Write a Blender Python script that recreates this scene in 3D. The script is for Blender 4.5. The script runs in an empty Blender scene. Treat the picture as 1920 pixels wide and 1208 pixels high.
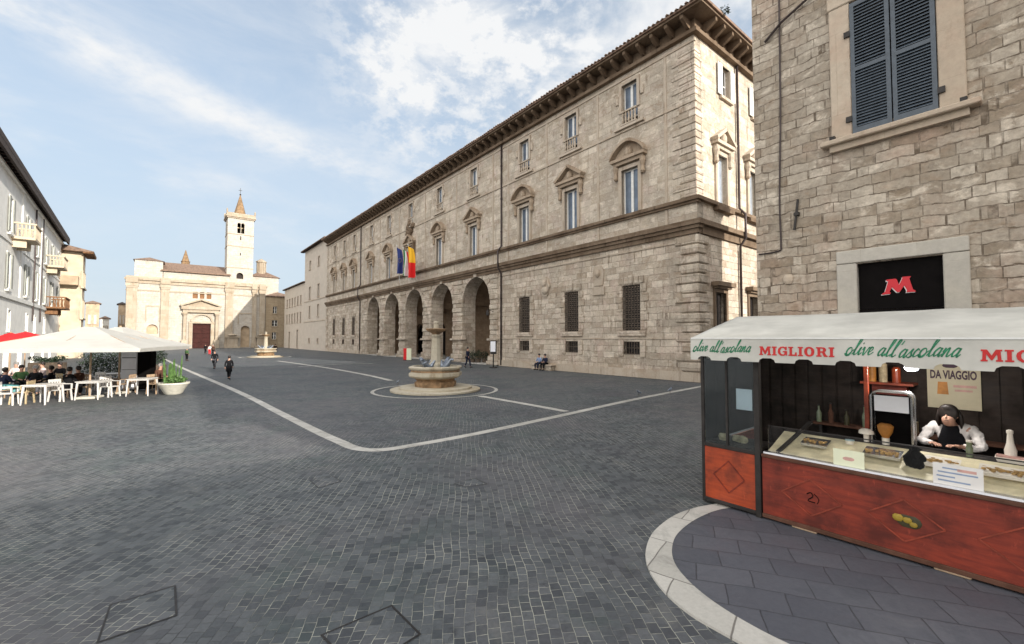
import bpy, math, random
from mathutils import Vector, Matrix, noise
from mathutils.geometry import tessellate_polygon
R = math.radians
random.seed(7)
sc = bpy.context.scene
C = sc.collection
# ------------------------------------------------------------------ camera, sky, sun, exposure
FPX = 817.0
PITCH = math.atan(30 / 817.0)
EYE = 2.5
cd = bpy.data.cameras.new('camera'); cam = bpy.data.objects.new('camera', cd); C.objects.link(cam)
cam.location = (0, 0, EYE); cam.rotation_euler = (math.pi / 2 + PITCH, 0, 0)
cd.sensor_width = 36; cd.lens = 36 * FPX / 1920; cd.clip_start = 0.05; cd.clip_end = 3000
sc.camera = cam
SUN_EL = R(18)
A0 = R(-51.84)                                   # heading of the palace front
PHI = R(13)
sx = math.cos(A0 + PHI); sy = math.sin(A0 + PHI)  # horizontal direction towards the sun
w = bpy.data.worlds.new('World'); sc.world = w; w.use_nodes = True
nt = w.node_tree; nt.nodes.clear()
def wn(t, **k):
    n = nt.nodes.new(t)
    for a, b in k.items(): setattr(n, a, b)
    return n
def pixdir(px, py):
    x = (px - 960) / FPX; y = (604 - py) / FPX
    return Vector((x, math.cos(PITCH) - y * math.sin(PITCH), math.sin(PITCH) + y * math.cos(PITCH)))
out = wn('ShaderNodeOutputWorld'); bg = wn('ShaderNodeBackground')
sky = wn('ShaderNodeTexSky', sky_type='NISHITA', sun_disc=False)
sky.sun_elevation = SUN_EL; sky.sun_rotation = math.atan2(sx, sy); sky.air_density = 1.0; sky.dust_density = 1.2; sky.ozone_density = 1.6
bg.inputs['Strength'].default_value = 0.12
tc = wn('ShaderNodeTexCoord')
def wmath(op, a, b=None, c=None, clamp=False):
    n = wn('ShaderNodeMath', operation=op, use_clamp=clamp)
    for i, v in enumerate((a, b, c)):
        if v is None: continue
        if isinstance(v, (int, float)): n.inputs[i].default_value = v
        else: nt.links.new(v, n.inputs[i])
    return n.outputs[0]
def wdot(v):
    n = wn('ShaderNodeVectorMath', operation='DOT_PRODUCT'); nt.links.new(tc.outputs['Generated'], n.inputs[0]); n.inputs[1].default_value = v
    return n.outputs['Value']
def wnoise(scale, detail, rough, mapscale=(1, 1, 1), rot=(0, 0, 0), dist=0.0):
    m = wn('ShaderNodeMapping'); m.inputs['Scale'].default_value = mapscale; m.inputs['Rotation'].default_value = rot
    nt.links.new(tc.outputs['Generated'], m.inputs[0])
    n = wn('ShaderNodeTexNoise'); n.inputs['Scale'].default_value = scale; n.inputs['Detail'].default_value = detail; n.inputs['Roughness'].default_value = rough
    n.inputs['Distortion'].default_value = dist
    nt.links.new(m.outputs[0], n.inputs['Vector']); return n.outputs[0]
def wramp(v, lo, hi, a=0.0, b=1.0):
    n = wn('ShaderNodeMapRange', interpolation_type='SMOOTHSTEP')
    nt.links.new(v, n.inputs[0]); n.inputs[1].default_value = lo; n.inputs[2].default_value = hi; n.inputs[3].default_value = a; n.inputs[4].default_value = b
    return n.outputs[0]
# long cirrus streak: a band along the great circle through two sky points
def streak(p, q, width, seed):
    a, b = pixdir(*p).normalized(), pixdir(*q).normalized()
    nn = a.cross(b).normalized()
    d = wmath('ABSOLUTE', wdot(nn))
    wob = wmath('MULTIPLY_ADD', wnoise(3.0 + seed, 4, .6), .06, -.03)
    d = wmath('ABSOLUTE', wmath('ADD', wdot(nn), wob))
    return wramp(d, width, 0.0)
front = wramp(wdot((0, 1, 0)), 0.0, .3)
s1 = wmath('MULTIPLY', streak((60, 40), (740, 365), .075, 0), wramp(wnoise(5, 6, .62, (1, 1, 2.2)), .38, .66))
s2 = wmath('MULTIPLY', streak((0, 230), (600, 420), .12, 1), wramp(wnoise(4, 6, .6, (1, 1, 3)), .42, .72))
wisps = wramp(wnoise(2.4, 8, .66, (1, .8, 3.2), (0, .35, .2), .6), .40, .78)
cum_c = pixdir(1090, 90).normalized(); cum_d = pixdir(1500, -60).normalized()
near = wmath('MAXIMUM', wramp(wdot(cum_c), .86, .985), wramp(wdot(cum_d), .78, .95))
puff = wnoise(4.2, 10, .6, (1, 1, 1.6), (0, 0, .3), .3)
cum = wramp(wmath('ADD', puff, wmath('MULTIPLY', near, .24)), .60, .84)
cum = wmath('MULTIPLY', cum, wramp(near, .02, .3))
ripple = wmath('MULTIPLY', wramp(wdot(pixdir(870, 90).normalized()), .95, .99), wramp(wnoise(16, 6, .65, (1, 1, 1.5)), .44, .62))
cl = wmath('ADD', wmath('MULTIPLY', wmath('MULTIPLY', s1, front), .85), wmath('MULTIPLY', wmath('MULTIPLY', s2, front), .5))
cl = wmath('ADD', cl, wmath('MULTIPLY', wisps, .3))
cl = wmath('ADD', cl, wmath('MULTIPLY', ripple, .6))
cl = wmath('ADD', cl, wmath('MULTIPLY', cum, .95), clamp=True)
base_mix = wn('ShaderNodeMix', data_type='RGBA'); nt.links.new(wramp(wdot((0, 0, 1)), .75, .0, .5, .93), base_mix.inputs[0])
nt.links.new(sky.outputs[0], base_mix.inputs[6]); base_mix.inputs[7].default_value = (2.75, 3.2, 3.65, 1)
mx = wn('ShaderNodeMix', data_type='RGBA'); nt.links.new(cl, mx.inputs[0]); nt.links.new(base_mix.outputs[2], mx.inputs[6]); 
# thin cloud in front of the viewer; brighter unseen cloud added behind for fill
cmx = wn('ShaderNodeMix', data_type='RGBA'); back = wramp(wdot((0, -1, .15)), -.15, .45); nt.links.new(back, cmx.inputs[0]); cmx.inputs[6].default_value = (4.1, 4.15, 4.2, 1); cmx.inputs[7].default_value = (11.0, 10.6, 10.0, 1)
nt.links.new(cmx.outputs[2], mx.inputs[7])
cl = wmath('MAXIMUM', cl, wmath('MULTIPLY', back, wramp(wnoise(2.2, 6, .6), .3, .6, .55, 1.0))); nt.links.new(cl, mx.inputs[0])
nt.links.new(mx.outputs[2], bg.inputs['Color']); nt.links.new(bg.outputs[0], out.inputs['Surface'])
sd = bpy.data.lights.new('sun', 'SUN'); sd.energy = 3.5; sd.angle = R(.5); sd.color = (1, .93, .82)
so = bpy.data.objects.new('sun', sd); C.objects.link(so)
so.rotation_euler = Vector((sx * math.cos(SUN_EL), sy * math.cos(SUN_EL), math.sin(SUN_EL))).to_track_quat('Z', 'Y').to_euler()
sc.view_settings.view_transform = 'Standard'; sc.view_settings.look = 'None'; sc.view_settings.gamma = 1; sc.view_settings.use_curve_mapping = False
sc.view_settings.exposure = 0.9
sc.cycles.max_bounces = 6; sc.cycles.diffuse_bounces = 4

# ------------------------------------------------------------------ helpers
def G(px, py, z=0.0):
    """point of the photograph on the level z"""
    r = pixdir(px, py); t = (z - EYE) / r.z
    return Vector((r.x * t, r.y * t, z))
def at_depth(px, py, depth):
    r = pixdir(px, py); t = depth / r.y
    return Vector((r.x * t, depth, EYE + r.z * t))
class Frame:
    def __init__(s, o, a):
        s.o = Vector((o[0], o[1], 0)); s.a = a
        s.x = Vector((math.cos(a), math.sin(a), 0)); s.y = Vector((-math.sin(a), math.cos(a), 0))
    def p(s, px, py, off=0.0):
        r = pixdir(px, py); e = Vector((0, 0, EYE))
        t = ((s.o - e).dot(s.y) + off) / r.dot(s.y); q = e + r * t - s.o
        return q.dot(s.x), q.z
    def w(s, x, y, z=0.0):
        return s.o + s.x * x + s.y * y + Vector((0, 0, z))
class MB:
    def __init__(s): s.v = []; s.f = []; s.m = []
    def face(s, pts, m=0):
        n = len(s.v); s.v += [tuple(p) for p in pts]; s.f.append(tuple(range(n, n + len(pts)))); s.m.append(m)
    def raw(s, vs, fs, m=0):
        n = len(s.v); s.v += [tuple(p) for p in vs]
        for f in fs: s.f.append(tuple(i + n for i in f)); s.m.append(m)
    def box(s, x0, x1, y0, y1, z0, z1, m=0):
        s.raw([(x0, y0, z0), (x1, y0, z0), (x1, y1, z0), (x0, y1, z0), (x0, y0, z1), (x1, y0, z1), (x1, y1, z1), (x0, y1, z1)],
              [(0, 3, 2, 1), (4, 5, 6, 7), (0, 1, 5, 4), (1, 2, 6, 5), (2, 3, 7, 6), (3, 0, 4, 7)], m); return s
    def cbox(s, x0, x1, y0, y1, z0, z1, c=.02, m=0):
        """box with chamfered vertical and horizontal edges (inset on both ends)"""
        rings = []
        for z, k in ((z0, c), (z0 + c, 0), (z1 - c, 0), (z1, c)):
            rings.append([(x0 + k + c, y0 + k, z), (x1 - k - c, y0 + k, z), (x1 - k, y0 + k + c, z), (x1 - k, y1 - k - c, z), (x1 - k - c, y1 - k, z), (x0 + k + c, y1 - k, z), (x0 + k, y1 - k - c, z), (x0 + k, y0 + k + c, z)])
        s.loft(rings, True, m); return s
    def loft(s, rings, caps=True, m=0, closed=True):
        k = len(rings[0]); vs = [p for r in rings for p in r]; fs = []
        for i in range(len(rings) - 1):
            for j in range(k if closed else k - 1):
                a = i * k + j; b = i * k + (j + 1) % k
                fs.append((a, b, b + k, a + k))
        if caps and closed:
            fs.append(tuple(range(k - 1, -1, -1))); fs.append(tuple(range((len(rings) - 1) * k, len(rings) * k)))
        s.raw(vs, fs, m); return s
    def lathe(s, prof, c=(0, 0, 0), n=24, m=0, sq=0.0):
        rings = []
        for r, z in prof:
            ring = []
            for i in range(n):
                a = 2 * math.pi * i / n
                ring.append((c[0] + r * math.cos(a), c[1] + r * math.sin(a), c[2] + z))
            rings.append(ring)
        s.loft(rings, True, m); return s
    def tube(s, pts, rad, n=8, m=0):
        pts = [Vector(p) for p in pts]; rings = []
        rr = rad if isinstance(rad, (list, tuple)) else [rad] * len(pts)
        for i, p in enumerate(pts):
            d = (pts[min(i + 1, len(pts) - 1)] - pts[max(i - 1, 0)]).normalized()
            up = Vector((0, 0, 1)) if abs(d.z) < .95 else Vector((1, 0, 0))
            a = d.cross(up).normalized(); b = d.cross(a).normalized()
            rings.append([p + (a * math.cos(2 * math.pi * k / n) + b * math.sin(2 * math.pi * k / n)) * rr[i] for k in range(n)])
        s.loft(rings, True, m); return s
    def bar(s, p, q, w, h=None, m=0):
        p, q = Vector(p), Vector(q); h = h or w
        d = (q - p).normalized(); up = Vector((0, 0, 1)) if abs(d.z) < .95 else Vector((0, 1, 0))
        a = d.cross(up).normalized() * w / 2; b = a.cross(d).normalized() * h / 2
        s.loft([[p - a - b, p + a - b, p + a + b, p - a + b], [q - a - b, q + a - b, q + a + b, q - a + b]], True, m); return s
    def ball(s, c, r, n=12, m=0, sc_=(1, 1, 1)):
        rings = []
        for i in range(1, n // 2):
            t = math.pi * i / (n // 2)
            rings.append([(c[0] + r * sc_[0] * math.sin(t) * math.cos(2 * math.pi * k / n), c[1] + r * sc_[1] * math.sin(t) * math.sin(2 * math.pi * k / n), c[2] - r * sc_[2] * math.cos(t)) for k in range(n)])
        s.loft(rings, True, m); return s
    def poly(s, pts2, y0, y1, m=0):
        """outline in (x, z) made solid from y0 (front) to y1"""
        tris = tessellate_polygon([[Vector((p[0], p[1], 0)) for p in pts2]])
        k = len(pts2); vs = [(p[0], y0, p[1]) for p in pts2] + [(p[0], y1, p[1]) for p in pts2]
        fs = [tuple(t) for t in tris] + [tuple(i + k for i in reversed(t)) for t in tris]
        fs += [(i, (i + 1) % k, (i + 1) % k + k, i + k) for i in range(k)]
        s.raw(vs, fs, m); return s
    def wall(s, x0, x1, z0, z1, y, th, rects=(), arches=(), m=0, sides=True):
        """solid wall in the xz plane, front at y, with rectangular and round-headed openings"""
        holes = [tuple(r) for r in rects] + [(a, b, c, d + (b - a) / 2) for a, b, c, d in arches]
        xs = sorted({x0, x1, *[v for h in holes for v in h[:2]]}); zs = sorted({z0, z1, *[v for h in holes for v in h[2:]]})
        xs = [v for v in xs if x0 <= v <= x1]; zs = [v for v in zs if z0 <= v <= z1]
        def hole(xa, za): return any(h[0] < xa < h[1] and h[2] < za < h[3] for h in holes)
        for i in range(len(xs) - 1):
            for j in range(len(zs) - 1):
                a, b, c, d = xs[i], xs[i + 1], zs[j], zs[j + 1]
                if hole((a + b) / 2, (c + d) / 2): continue
                s.face([(a, y, c), (b, y, c), (b, y, d), (a, y, d)], m)
                s.face([(b, y + th, c), (a, y + th, c), (a, y + th, d), (b, y + th, d)], m)
        for a, b, c, d in rects:
            if c > z0: s.face([(a, y, c), (a, y + th, c), (b, y + th, c), (b, y, c)], m)
            s.face([(a, y, d), (b, y, d), (b, y + th, d), (a, y + th, d)], m)
            s.face([(a, y, c), (a, y, d), (a, y + th, d), (a, y + th, c)], m)
            s.face([(b, y, c), (b, y + th, c), (b, y + th, d), (b, y, d)], m)
        for a, b, c, d in arches:
            r = (b - a) / 2; cx = (a + b) / 2; n = 20; top = d + r
            if c > z0: s.face([(a, y, c), (a, y + th, c), (b, y + th, c), (b, y, c)], m)
            s.face([(a, y, c), (a, y, d), (a, y + th, d), (a, y + th, c)], m)
            s.face([(b, y, c), (b, y + th, c), (b, y + th, d), (b, y, d)], m)
            arc = [(cx - r * math.cos(math.pi * k / n), d + r * math.sin(math.pi * k / n)) for k in range(n + 1)]
            for k in range(n):
                p, q = arc[k], arc[k + 1]
                s.face([(p[0], y, p[1]), (q[0], y, q[1]), (q[0], y + th, q[1]), (p[0], y + th, p[1])], m)
                s.face([(p[0], y, p[1]), (q[0], y, q[1]), (q[0], y, top), (p[0], y, top)], m)
                s.face([(q[0], y + th, q[1]), (p[0], y + th, p[1]), (p[0], y + th, top), (q[0], y + th, top)], m)
        if sides:
            s.face([(x0, y, z0), (x0, y, z1), (x0, y + th, z1), (x0, y + th, z0)], m); s.face([(x1, y, z0), (x1, y + th, z0), (x1, y + th, z1), (x1, y, z1)], m)
            s.face([(x0, y, z1), (x1, y, z1), (x1, y + th, z1), (x0, y + th, z1)], m)
        return s
    def rot(s, ang, c=(0, 0, 0)):
        ca, sa = math.cos(ang), math.sin(ang)
        s.v = [(c[0] + (x - c[0]) * ca - (y - c[1]) * sa, c[1] + (x - c[0]) * sa + (y - c[1]) * ca, z) for x, y, z in s.v]; return s
    def move(s, d): s.v = [(x + d[0], y + d[1], z + d[2]) for x, y, z in s.v]; return s
    def build(s, name, mat, parent=None, smooth=False, bevel=0.0):
        me = bpy.data.meshes.new(name); me.from_pydata(s.v, [], s.f)
        mats = mat if isinstance(mat, (list, tuple)) else [mat]
        for q in mats: me.materials.append(q)
        if len(mats) > 1: me.polygons.foreach_set('material_index', s.m)
        if smooth: me.polygons.foreach_set('use_smooth', [True] * len(s.f))
        me.update()
        o = bpy.data.objects.new(name, me); C.objects.link(o); o.parent = parent
        if bevel:
            b = o.modifiers.new('bevel', 'BEVEL'); b.width = bevel; b.segments = 2; b.limit_method = 'ANGLE'
        return o
def smooth_by(o, ang=40):
    import bmesh
    bm = bmesh.new(); bm.from_mesh(o.data); bmesh.ops.remove_doubles(bm, verts=bm.verts, dist=1e-5)
    for f in bm.faces: f.smooth = True
    for e in bm.edges:
        if len(e.link_faces) == 2 and e.calc_face_angle(0) > R(ang): e.smooth = False
    bm.to_mesh(o.data); bm.free(); return o
def tag(o, label, cat, group=None, kind=None):
    if label: o['label'] = label
    if cat: o['category'] = cat
    if group: o['group'] = group
    if kind: o['kind'] = kind
    return o
def thing(name, label, cat, loc=(0, 0, 0), rz=0.0, group=None, scale=1.0):
    o = bpy.data.objects.new(name, None); C.objects.link(o); o.empty_display_size = .2
    o.location = loc; o.rotation_euler = (0, 0, rz); o.scale = (scale,) * 3
    return tag(o, label, cat, group)
def struct(name, mb, mat): o = mb.build(name, mat); o['kind'] = 'structure'; return o
def copy_tree(o, parent=None):
    c = o.copy(); C.objects.link(c); c.parent = parent
    for ch in [q for q in bpy.data.objects if q.parent == o]: copy_tree(ch, c)
    return c
def copy_part(o, parent, loc, rz=None):
    """copy a part with its sub-parts"""
    kids = [q for q in bpy.data.objects if q.parent == o]
    c = o.copy(); C.objects.link(c); c.parent = parent; c.location = loc
    if rz is not None: c.rotation_euler = (0, 0, rz)
    for ch in kids:
        d = ch.copy(); C.objects.link(d); d.parent = c
    return c

# ------------------------------------------------------------------ materials
def newmat(name):
    m = bpy.data.materials.new(name); m.use_nodes = True
    return m, m.node_tree, m.node_tree.nodes['Principled BSDF']
class NT:
    def __init__(s, t): s.t = t
    def n(s, ty, **k):
        q = s.t.nodes.new(ty)
        for a, b in k.items(): setattr(q, a, b)
        return q
    def l(s, a, b): s.t.links.new(a, b)
    def math(s, op, a, b=None, c=None, clamp=False):
        q = s.n('ShaderNodeMath', operation=op, use_clamp=clamp)
        for i, v in enumerate((a, b, c)):
            if v is None: continue
            if isinstance(v, (int, float)): q.inputs[i].default_value = v
            else: s.l(v, q.inputs[i])
        return q.outputs[0]
    def mix(s, f, a, b, mode='MIX'):
        q = s.n('ShaderNodeMix', data_type='RGBA', blend_type=mode)
        for i, v in ((0, f), (6, a), (7, b)):
            if isinstance(v, (int, float)): q.inputs[i].default_value = v
            elif isinstance(v, tuple): q.inputs[i].default_value = (*v[:3], 1)
            else: s.l(v, q.inputs[i])
        return q.outputs[2]
    def noise(s, vec, scale, detail=4, rough=.55, dist=0.0):
        q = s.n('ShaderNodeTexNoise'); q.inputs['Scale'].default_value = scale; q.inputs['Detail'].default_value = detail
        q.inputs['Roughness'].default_value = rough; q.inputs['Distortion'].default_value = dist
        s.l(vec, q.inputs['Vector']); return q.outputs[0]
    def map(s, vec, scale=(1, 1, 1), rot=(0, 0, 0), loc=(0, 0, 0)):
        q = s.n('ShaderNodeMapping'); q.inputs['Scale'].default_value = scale; q.inputs['Rotation'].default_value = rot; q.inputs['Location'].default_value = loc
        s.l(vec, q.inputs[0]); return q.outputs[0]
    def ramp(s, v, lo, hi, a=0.0, b=1.0):
        q = s.n('ShaderNodeMapRange', interpolation_type='SMOOTHSTEP'); s.l(v, q.inputs[0])
        for i, x in enumerate((lo, hi, a, b)): q.inputs[i + 1].default_value = x
        return q.outputs[0]
def plain(name, col, rough=.6, metal=0.0, var=.18, scale=6.0, bump=0.0, coat=0.0, spec=.5, emit=None, trans=0.0):
    m, t, p = newmat(name); N = NT(t)
    tcn = N.n('ShaderNodeTexCoord').outputs['Object']
    v = N.noise(tcn, scale, 5, .6)
    c = N.mix(N.ramp(v, .3, .7), tuple(x * (1 - var) for x in col), tuple(min(1, x * (1 + var)) for x in col))
    N.l(c, p.inputs['Base Color']); p.inputs['Roughness'].default_value = rough; p.inputs['Metallic'].default_value = metal
    p.inputs['Specular IOR Level'].default_value = spec; p.inputs['Coat Weight'].default_value = coat
    if trans: p.inputs['Transmission Weight'].default_value = trans
    if emit: p.inputs['Emission Color'].default_value = (*emit[:3], 1); p.inputs['Emission Strength'].default_value = emit[3]
    if bump:
        b = N.n('ShaderNodeBump'); b.inputs['Strength'].default_value = bump; b.inputs['Distance'].default_value = .02
        N.l(N.noise(tcn, scale * 6, 4), b.inputs['Height']); N.l(b.outputs[0], p.inputs['Normal'])
    return m
def stone(name, c1, c2, c3, mortar, bw=.8, bh=.4, ms=.012, stain=.35, staincol=(.09, .06, .04), joint=1.0, bump=.5, irregular=.5, grain=.22, patch=.6, blk=.5, mott=0.0):
    """coursed stone: irregular block lengths per course, tone per block, patches, streaks, grain, joints"""
    m, t, p = newmat(name); N = NT(t)
    tcn = N.n('ShaderNodeTexCoord').outputs['Object']
    sp = N.n('ShaderNodeSeparateXYZ'); N.l(tcn, sp.inputs[0])
    u = N.math('ADD', sp.outputs[0], sp.outputs[1]); z = sp.outputs[2]
    wob = N.math('MULTIPLY_ADD', N.noise(tcn, 2.3, 5, .6), .13 * irregular, -.065 * irregular)
    zz = N.math('ADD', z, wob)
    row = N.math('FLOOR', N.math('DIVIDE', zz, bh))
    cb = N.n('ShaderNodeCombineXYZ'); N.l(N.math('MULTIPLY', u, .9 / bw), cb.inputs[0]); N.l(N.math('MULTIPLY', row, 7.31), cb.inputs[1])
    uu = N.math('MULTIPLY_ADD', N.noise(cb.outputs[0], 1.0, 1), bw * 1.6 * irregular, u)
    uu = N.math('ADD', uu, N.math('MULTIPLY', N.math('FRACT', N.math('MULTIPLY', N.math('SINE', N.math('MULTIPLY', row, 12.9898)), 43.7)), bw * irregular))
    v = N.n('ShaderNodeCombineXYZ'); N.l(uu, v.inputs[0]); N.l(zz, v.inputs[1])
    b = N.n('ShaderNodeTexBrick'); N.l(v.outputs[0], b.inputs['Vector'])
    b.inputs['Color1'].default_value = (0, 0, 0, 1); b.inputs['Color2'].default_value = (1, 1, 1, 1); b.inputs['Mortar'].default_value = (.5, .5, .5, 1)
    b.inputs['Scale'].default_value = 1; b.inputs['Brick Width'].default_value = bw; b.inputs['Row Height'].default_value = bh
    b.inputs['Mortar Size'].default_value = ms; b.inputs['Mortar Smooth'].default_value = .35; b.offset = .5
    tone = N.mix(N.math('MULTIPLY_ADD', b.outputs['Color'], blk, (1 - blk) / 2), c1, c2)
    n1 = N.noise(tcn, .8, 5, .6, .4); n2 = N.noise(N.map(tcn, (2.2, 2.2, .35)), 1.3, 6, .65); n3 = N.noise(tcn, 9, 6, .7)
    col = N.mix(N.math('MULTIPLY', N.ramp(n1, .45, .7), patch), tone, c3)
    col = N.mix(N.math('MULTIPLY', N.ramp(n2, .53, .74), stain), col, staincol)
    pits = N.ramp(N.noise(tcn, 4.3, 7, .75), .56, .72)
    col = N.mix(N.math('MULTIPLY', pits, stain * .8), col, tuple(x * 1.6 for x in staincol))
    if mott:
        a1 = N.noise(N.map(tcn, (1, 1, 1), (0, 0, 0), (31, 7, 3)), .45, 8, .72, .8); a2 = N.noise(N.map(tcn, (1, 1, 1.6), (0, 0, 0), (5, 11, 17)), 1.6, 7, .7, .6)
        col = N.mix(N.math('MULTIPLY', N.ramp(a1, .40, .62), mott), col, (.355, .31, .255))
        col = N.mix(N.math('MULTIPLY', N.ramp(a2, .52, .68), mott), col, (.68, .60, .50))
        col = N.mix(N.math('MULTIPLY', N.ramp(a2, .46, .30), mott), col, (.27, .195, .135))
    gr = N.math('MULTIPLY_ADD', n3, grain * 2, 1 - grain)
    q = N.n('ShaderNodeVectorMath', operation='SCALE'); N.l(col, q.inputs[0]); N.l(gr, q.inputs['Scale']); col = q.outputs[0]
    col = N.mix(N.math('MULTIPLY', N.math('MULTIPLY', b.outputs['Fac'], joint), N.ramp(N.noise(tcn, 3.3, 5, .65), .38, .62, .12, 1)), col, mortar)
    N.l(col, p.inputs['Base Color']); p.inputs['Roughness'].default_value = .92; p.inputs['Specular IOR Level'].default_value = .2
    h = N.math('SUBTRACT', N.math('MULTIPLY', n3, .5), b.outputs['Fac']); h = N.math('ADD', h, N.math('MULTIPLY', pits, -.4))
    h = N.math('ADD', h, N.math('MULTIPLY', b.outputs['Color'], .5))
    bp = N.n('ShaderNodeBump'); bp.inputs['Strength'].default_value = bump; bp.inputs['Distance'].default_value = .04; N.l(h, bp.inputs['Height']); N.l(bp.outputs[0], p.inputs['Normal'])
    return m
M = {}
M['palace'] = stone('travertine_front', (.35, .285, .215), (.63, .56, .465), (.54, .435, .385), (.12, .08, .055), 1.15, .46, .012, .75, (.14, .095, .06), .5, .6, 1.0, patch=.6, blk=.85, mott=.75, grain=.42)
M['palace_rough'] = stone('travertine_base', (.32, .255, .19), (.66, .58, .48), (.53, .41, .35), (.10, .07, .048), .85, .40, .015, .8, (.12, .08, .05), .65, .8, 1.1, blk=.9, mott=.65, grain=.42)
M['trim'] = stone('travertine_trim', (.40, .335, .265), (.52, .45, .37), (.38, .29, .21), (.2, .14, .1), 1.4, 3.3, .008, .55, (.13, .085, .055), .5, .5, .2, patch=.7)
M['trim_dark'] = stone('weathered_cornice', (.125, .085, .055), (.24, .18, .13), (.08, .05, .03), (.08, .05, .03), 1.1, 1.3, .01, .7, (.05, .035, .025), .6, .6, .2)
M['ped'] = stone('shaded_pediment', (.30, .225, .16), (.46, .38, .295), (.24, .165, .11), (.12, .08, .05), 1.2, 1.3, .008, .55, (.08, .055, .035), .5, .5, .2, patch=.7)  # trim stone darkened to carry the shading inside the pediments
M['annexe'] = stone('plastered_travertine', (.44, .39, .33), (.54, .48, .41), (.5, .42, .36), (.3, .25, .2), 1.2, .6, .006, .2, (.25, .19, .14), .5, .3, .3, grain=.1)
M['church'] = stone('church_travertine', (.38, .35, .31), (.52, .495, .45), (.42, .385, .335), (.26, .2, .15), 1.0, .5, .014, .5, (.24, .18, .125), .8, .5, .3, mott=.45, grain=.28)
M['church_trim'] = stone('church_trim_stone', (.30, .245, .185), (.46, .40, .32), (.32, .25, .175), (.18, .13, .09), 1.2, 1.0, .01, .6, (.22, .15, .09), .5, .5, .2)
M['side_house'] = stone('brown_side_house', (.30, .23, .15), (.42, .34, .24), (.3, .22, .15), (.16, .11, .07), .6, .3, .012, .5, (.12, .08, .05), .7, .5, .5)
M['right'] = stone('rough_coursed_stone', (.215, .165, .115), (.52, .455, .375), (.43, .31, .24), (.09, .065, .045), .47, .225, .015, .75, (.13, .085, .05), .85, .7, 1.5, grain=.6, blk=.9, patch=.7, mott=.7)
M['right_trim'] = stone('dressed_frame_stone', (.42, .34, .26), (.54, .46, .37), (.46, .33, .25), (.2, .14, .1), 1.6, 1.9, .006, .35, (.2, .13, .08), .4, .3, .1)
M['pale_plaster'] = plain('white_plaster', (.86, .85, .81), .9, var=.07, scale=1.2, bump=.05)
M['beige_plaster'] = plain('beige_plaster', (.52, .435, .325), .9, var=.16, scale=.9, bump=.05)
M['brown_plaster'] = plain('brown_plaster', (.42, .32, .22), .9, var=.2, scale=.8)
M['tile'] = plain('clay_tile', (.19, .125, .09), .9, var=.4, scale=3.0, bump=.4)
M['tile_pale'] = plain('pale_clay_tile', (.22, .14, .075), .9, var=.3, scale=2.0, bump=.4)
M['eave'] = plain('dark_eave_wood', (.045, .03, .024), .85, var=.3)
M['eave_brown'] = plain('brown_eave_wood', (.20, .10, .045), .85, var=.3)
M['glass'] = plain('window_glass', (.12, .155, .21), .08, var=.25, scale=1.5, spec=.8)
M['curtain'] = plain('curtained_glass', (.30, .34, .40), .15, var=.2, scale=2, spec=.6)
M['dark_glass'] = plain('dark_opening', (.02, .018, .018), .25, var=.3)
M['frame_white'] = plain('white_painted_wood', (.72, .72, .70), .5, var=.06)
M['iron'] = plain('wrought_iron', (.03, .026, .024), .55, .4, var=.3)
M['iron_rust'] = plain('rusty_grille', (.10, .075, .055), .7, .2, var=.4, scale=12)
M['pipe'] = plain('brown_metal_pipe', (.055, .04, .038), .45, .5, var=.2)
M['shutter'] = plain('blue_grey_shutter', (.06, .078, .10), .45, var=.16, scale=9, spec=.5)
M['shutter_white'] = plain('white_shutter', (.62, .62, .6), .55, var=.08)
M['shutter_grey'] = plain('grey_green_shutter', (.30, .31, .28), .6, var=.1)
M['door_red'] = plain('dark_red_door', (.038, .009, .007), .7, var=.25, scale=2, spec=.2)
M['bronze'] = plain('bell_bronze', (.10, .08, .05), .4, .8)
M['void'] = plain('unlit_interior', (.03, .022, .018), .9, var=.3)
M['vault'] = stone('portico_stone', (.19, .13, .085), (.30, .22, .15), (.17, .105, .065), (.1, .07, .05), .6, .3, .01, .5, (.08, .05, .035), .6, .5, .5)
M['fountain'] = stone('fountain_travertine', (.36, .32, .25), (.52, .475, .385), (.34, .27, .17), (.2, .15, .1), 1.2, 2.0, .006, .45, (.16, .11, .06), .5, .5, .2)
M['fountain_wet'] = plain('stained_fountain_stone', (.24, .15, .08), .7, var=.45, scale=4, bump=.3)
M['lead'] = plain('grey_lead_statue', (.23, .26, .31), .4, .5, var=.35, scale=8)
M['water'] = plain('basin_water', (.03, .05, .05), .05, var=.1, spec=.9)
M['canvas'] = plain('white_canvas', (.56, .55, .52), .9, var=.06, scale=1.5, spec=.1)
_t = M['canvas'].node_tree; _N = NT(_t); _tr = _N.n('ShaderNodeBsdfTranslucent'); _tr.inputs['Color'].default_value = (.7, .68, .63, 1); _mx = _N.n('ShaderNodeMixShader'); _mx.inputs[0].default_value = .28
_N.l(_t.nodes['Principled BSDF'].outputs[0], _mx.inputs[1]); _N.l(_tr.outputs[0], _mx.inputs[2]); _N.l(_mx.outputs[0], _t.nodes['Material Output'].inputs['Surface'])
M['plastic'] = plain('white_plastic', (.66, .64, .62), .4, var=.04)
M['tan'] = plain('tan_wicker', (.42, .33, .20), .75, var=.25, scale=20)
M['beech'] = plain('pale_wood', (.38, .27, .18), .6, var=.2)
M['black'] = plain('black_panel', (.005, .004, .004), .85, var=.2, spec=.1)
M['white_panel'] = plain('white_panel', (.78, .79, .84), .35, var=.03)
M['red_cloth'] = plain('red_cloth', (.62, .015, .02), .8, var=.12)
M['bowl'] = plain('cast_stone_bowl', (.55, .53, .46), .8, var=.12, bump=.2)
M['soil'] = plain('soil', (.05, .035, .025), .95)
M['leaf_dark'] = plain('dark_hedge_leaf', (.012, .026, .010), .8, var=.6, scale=5)
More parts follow.
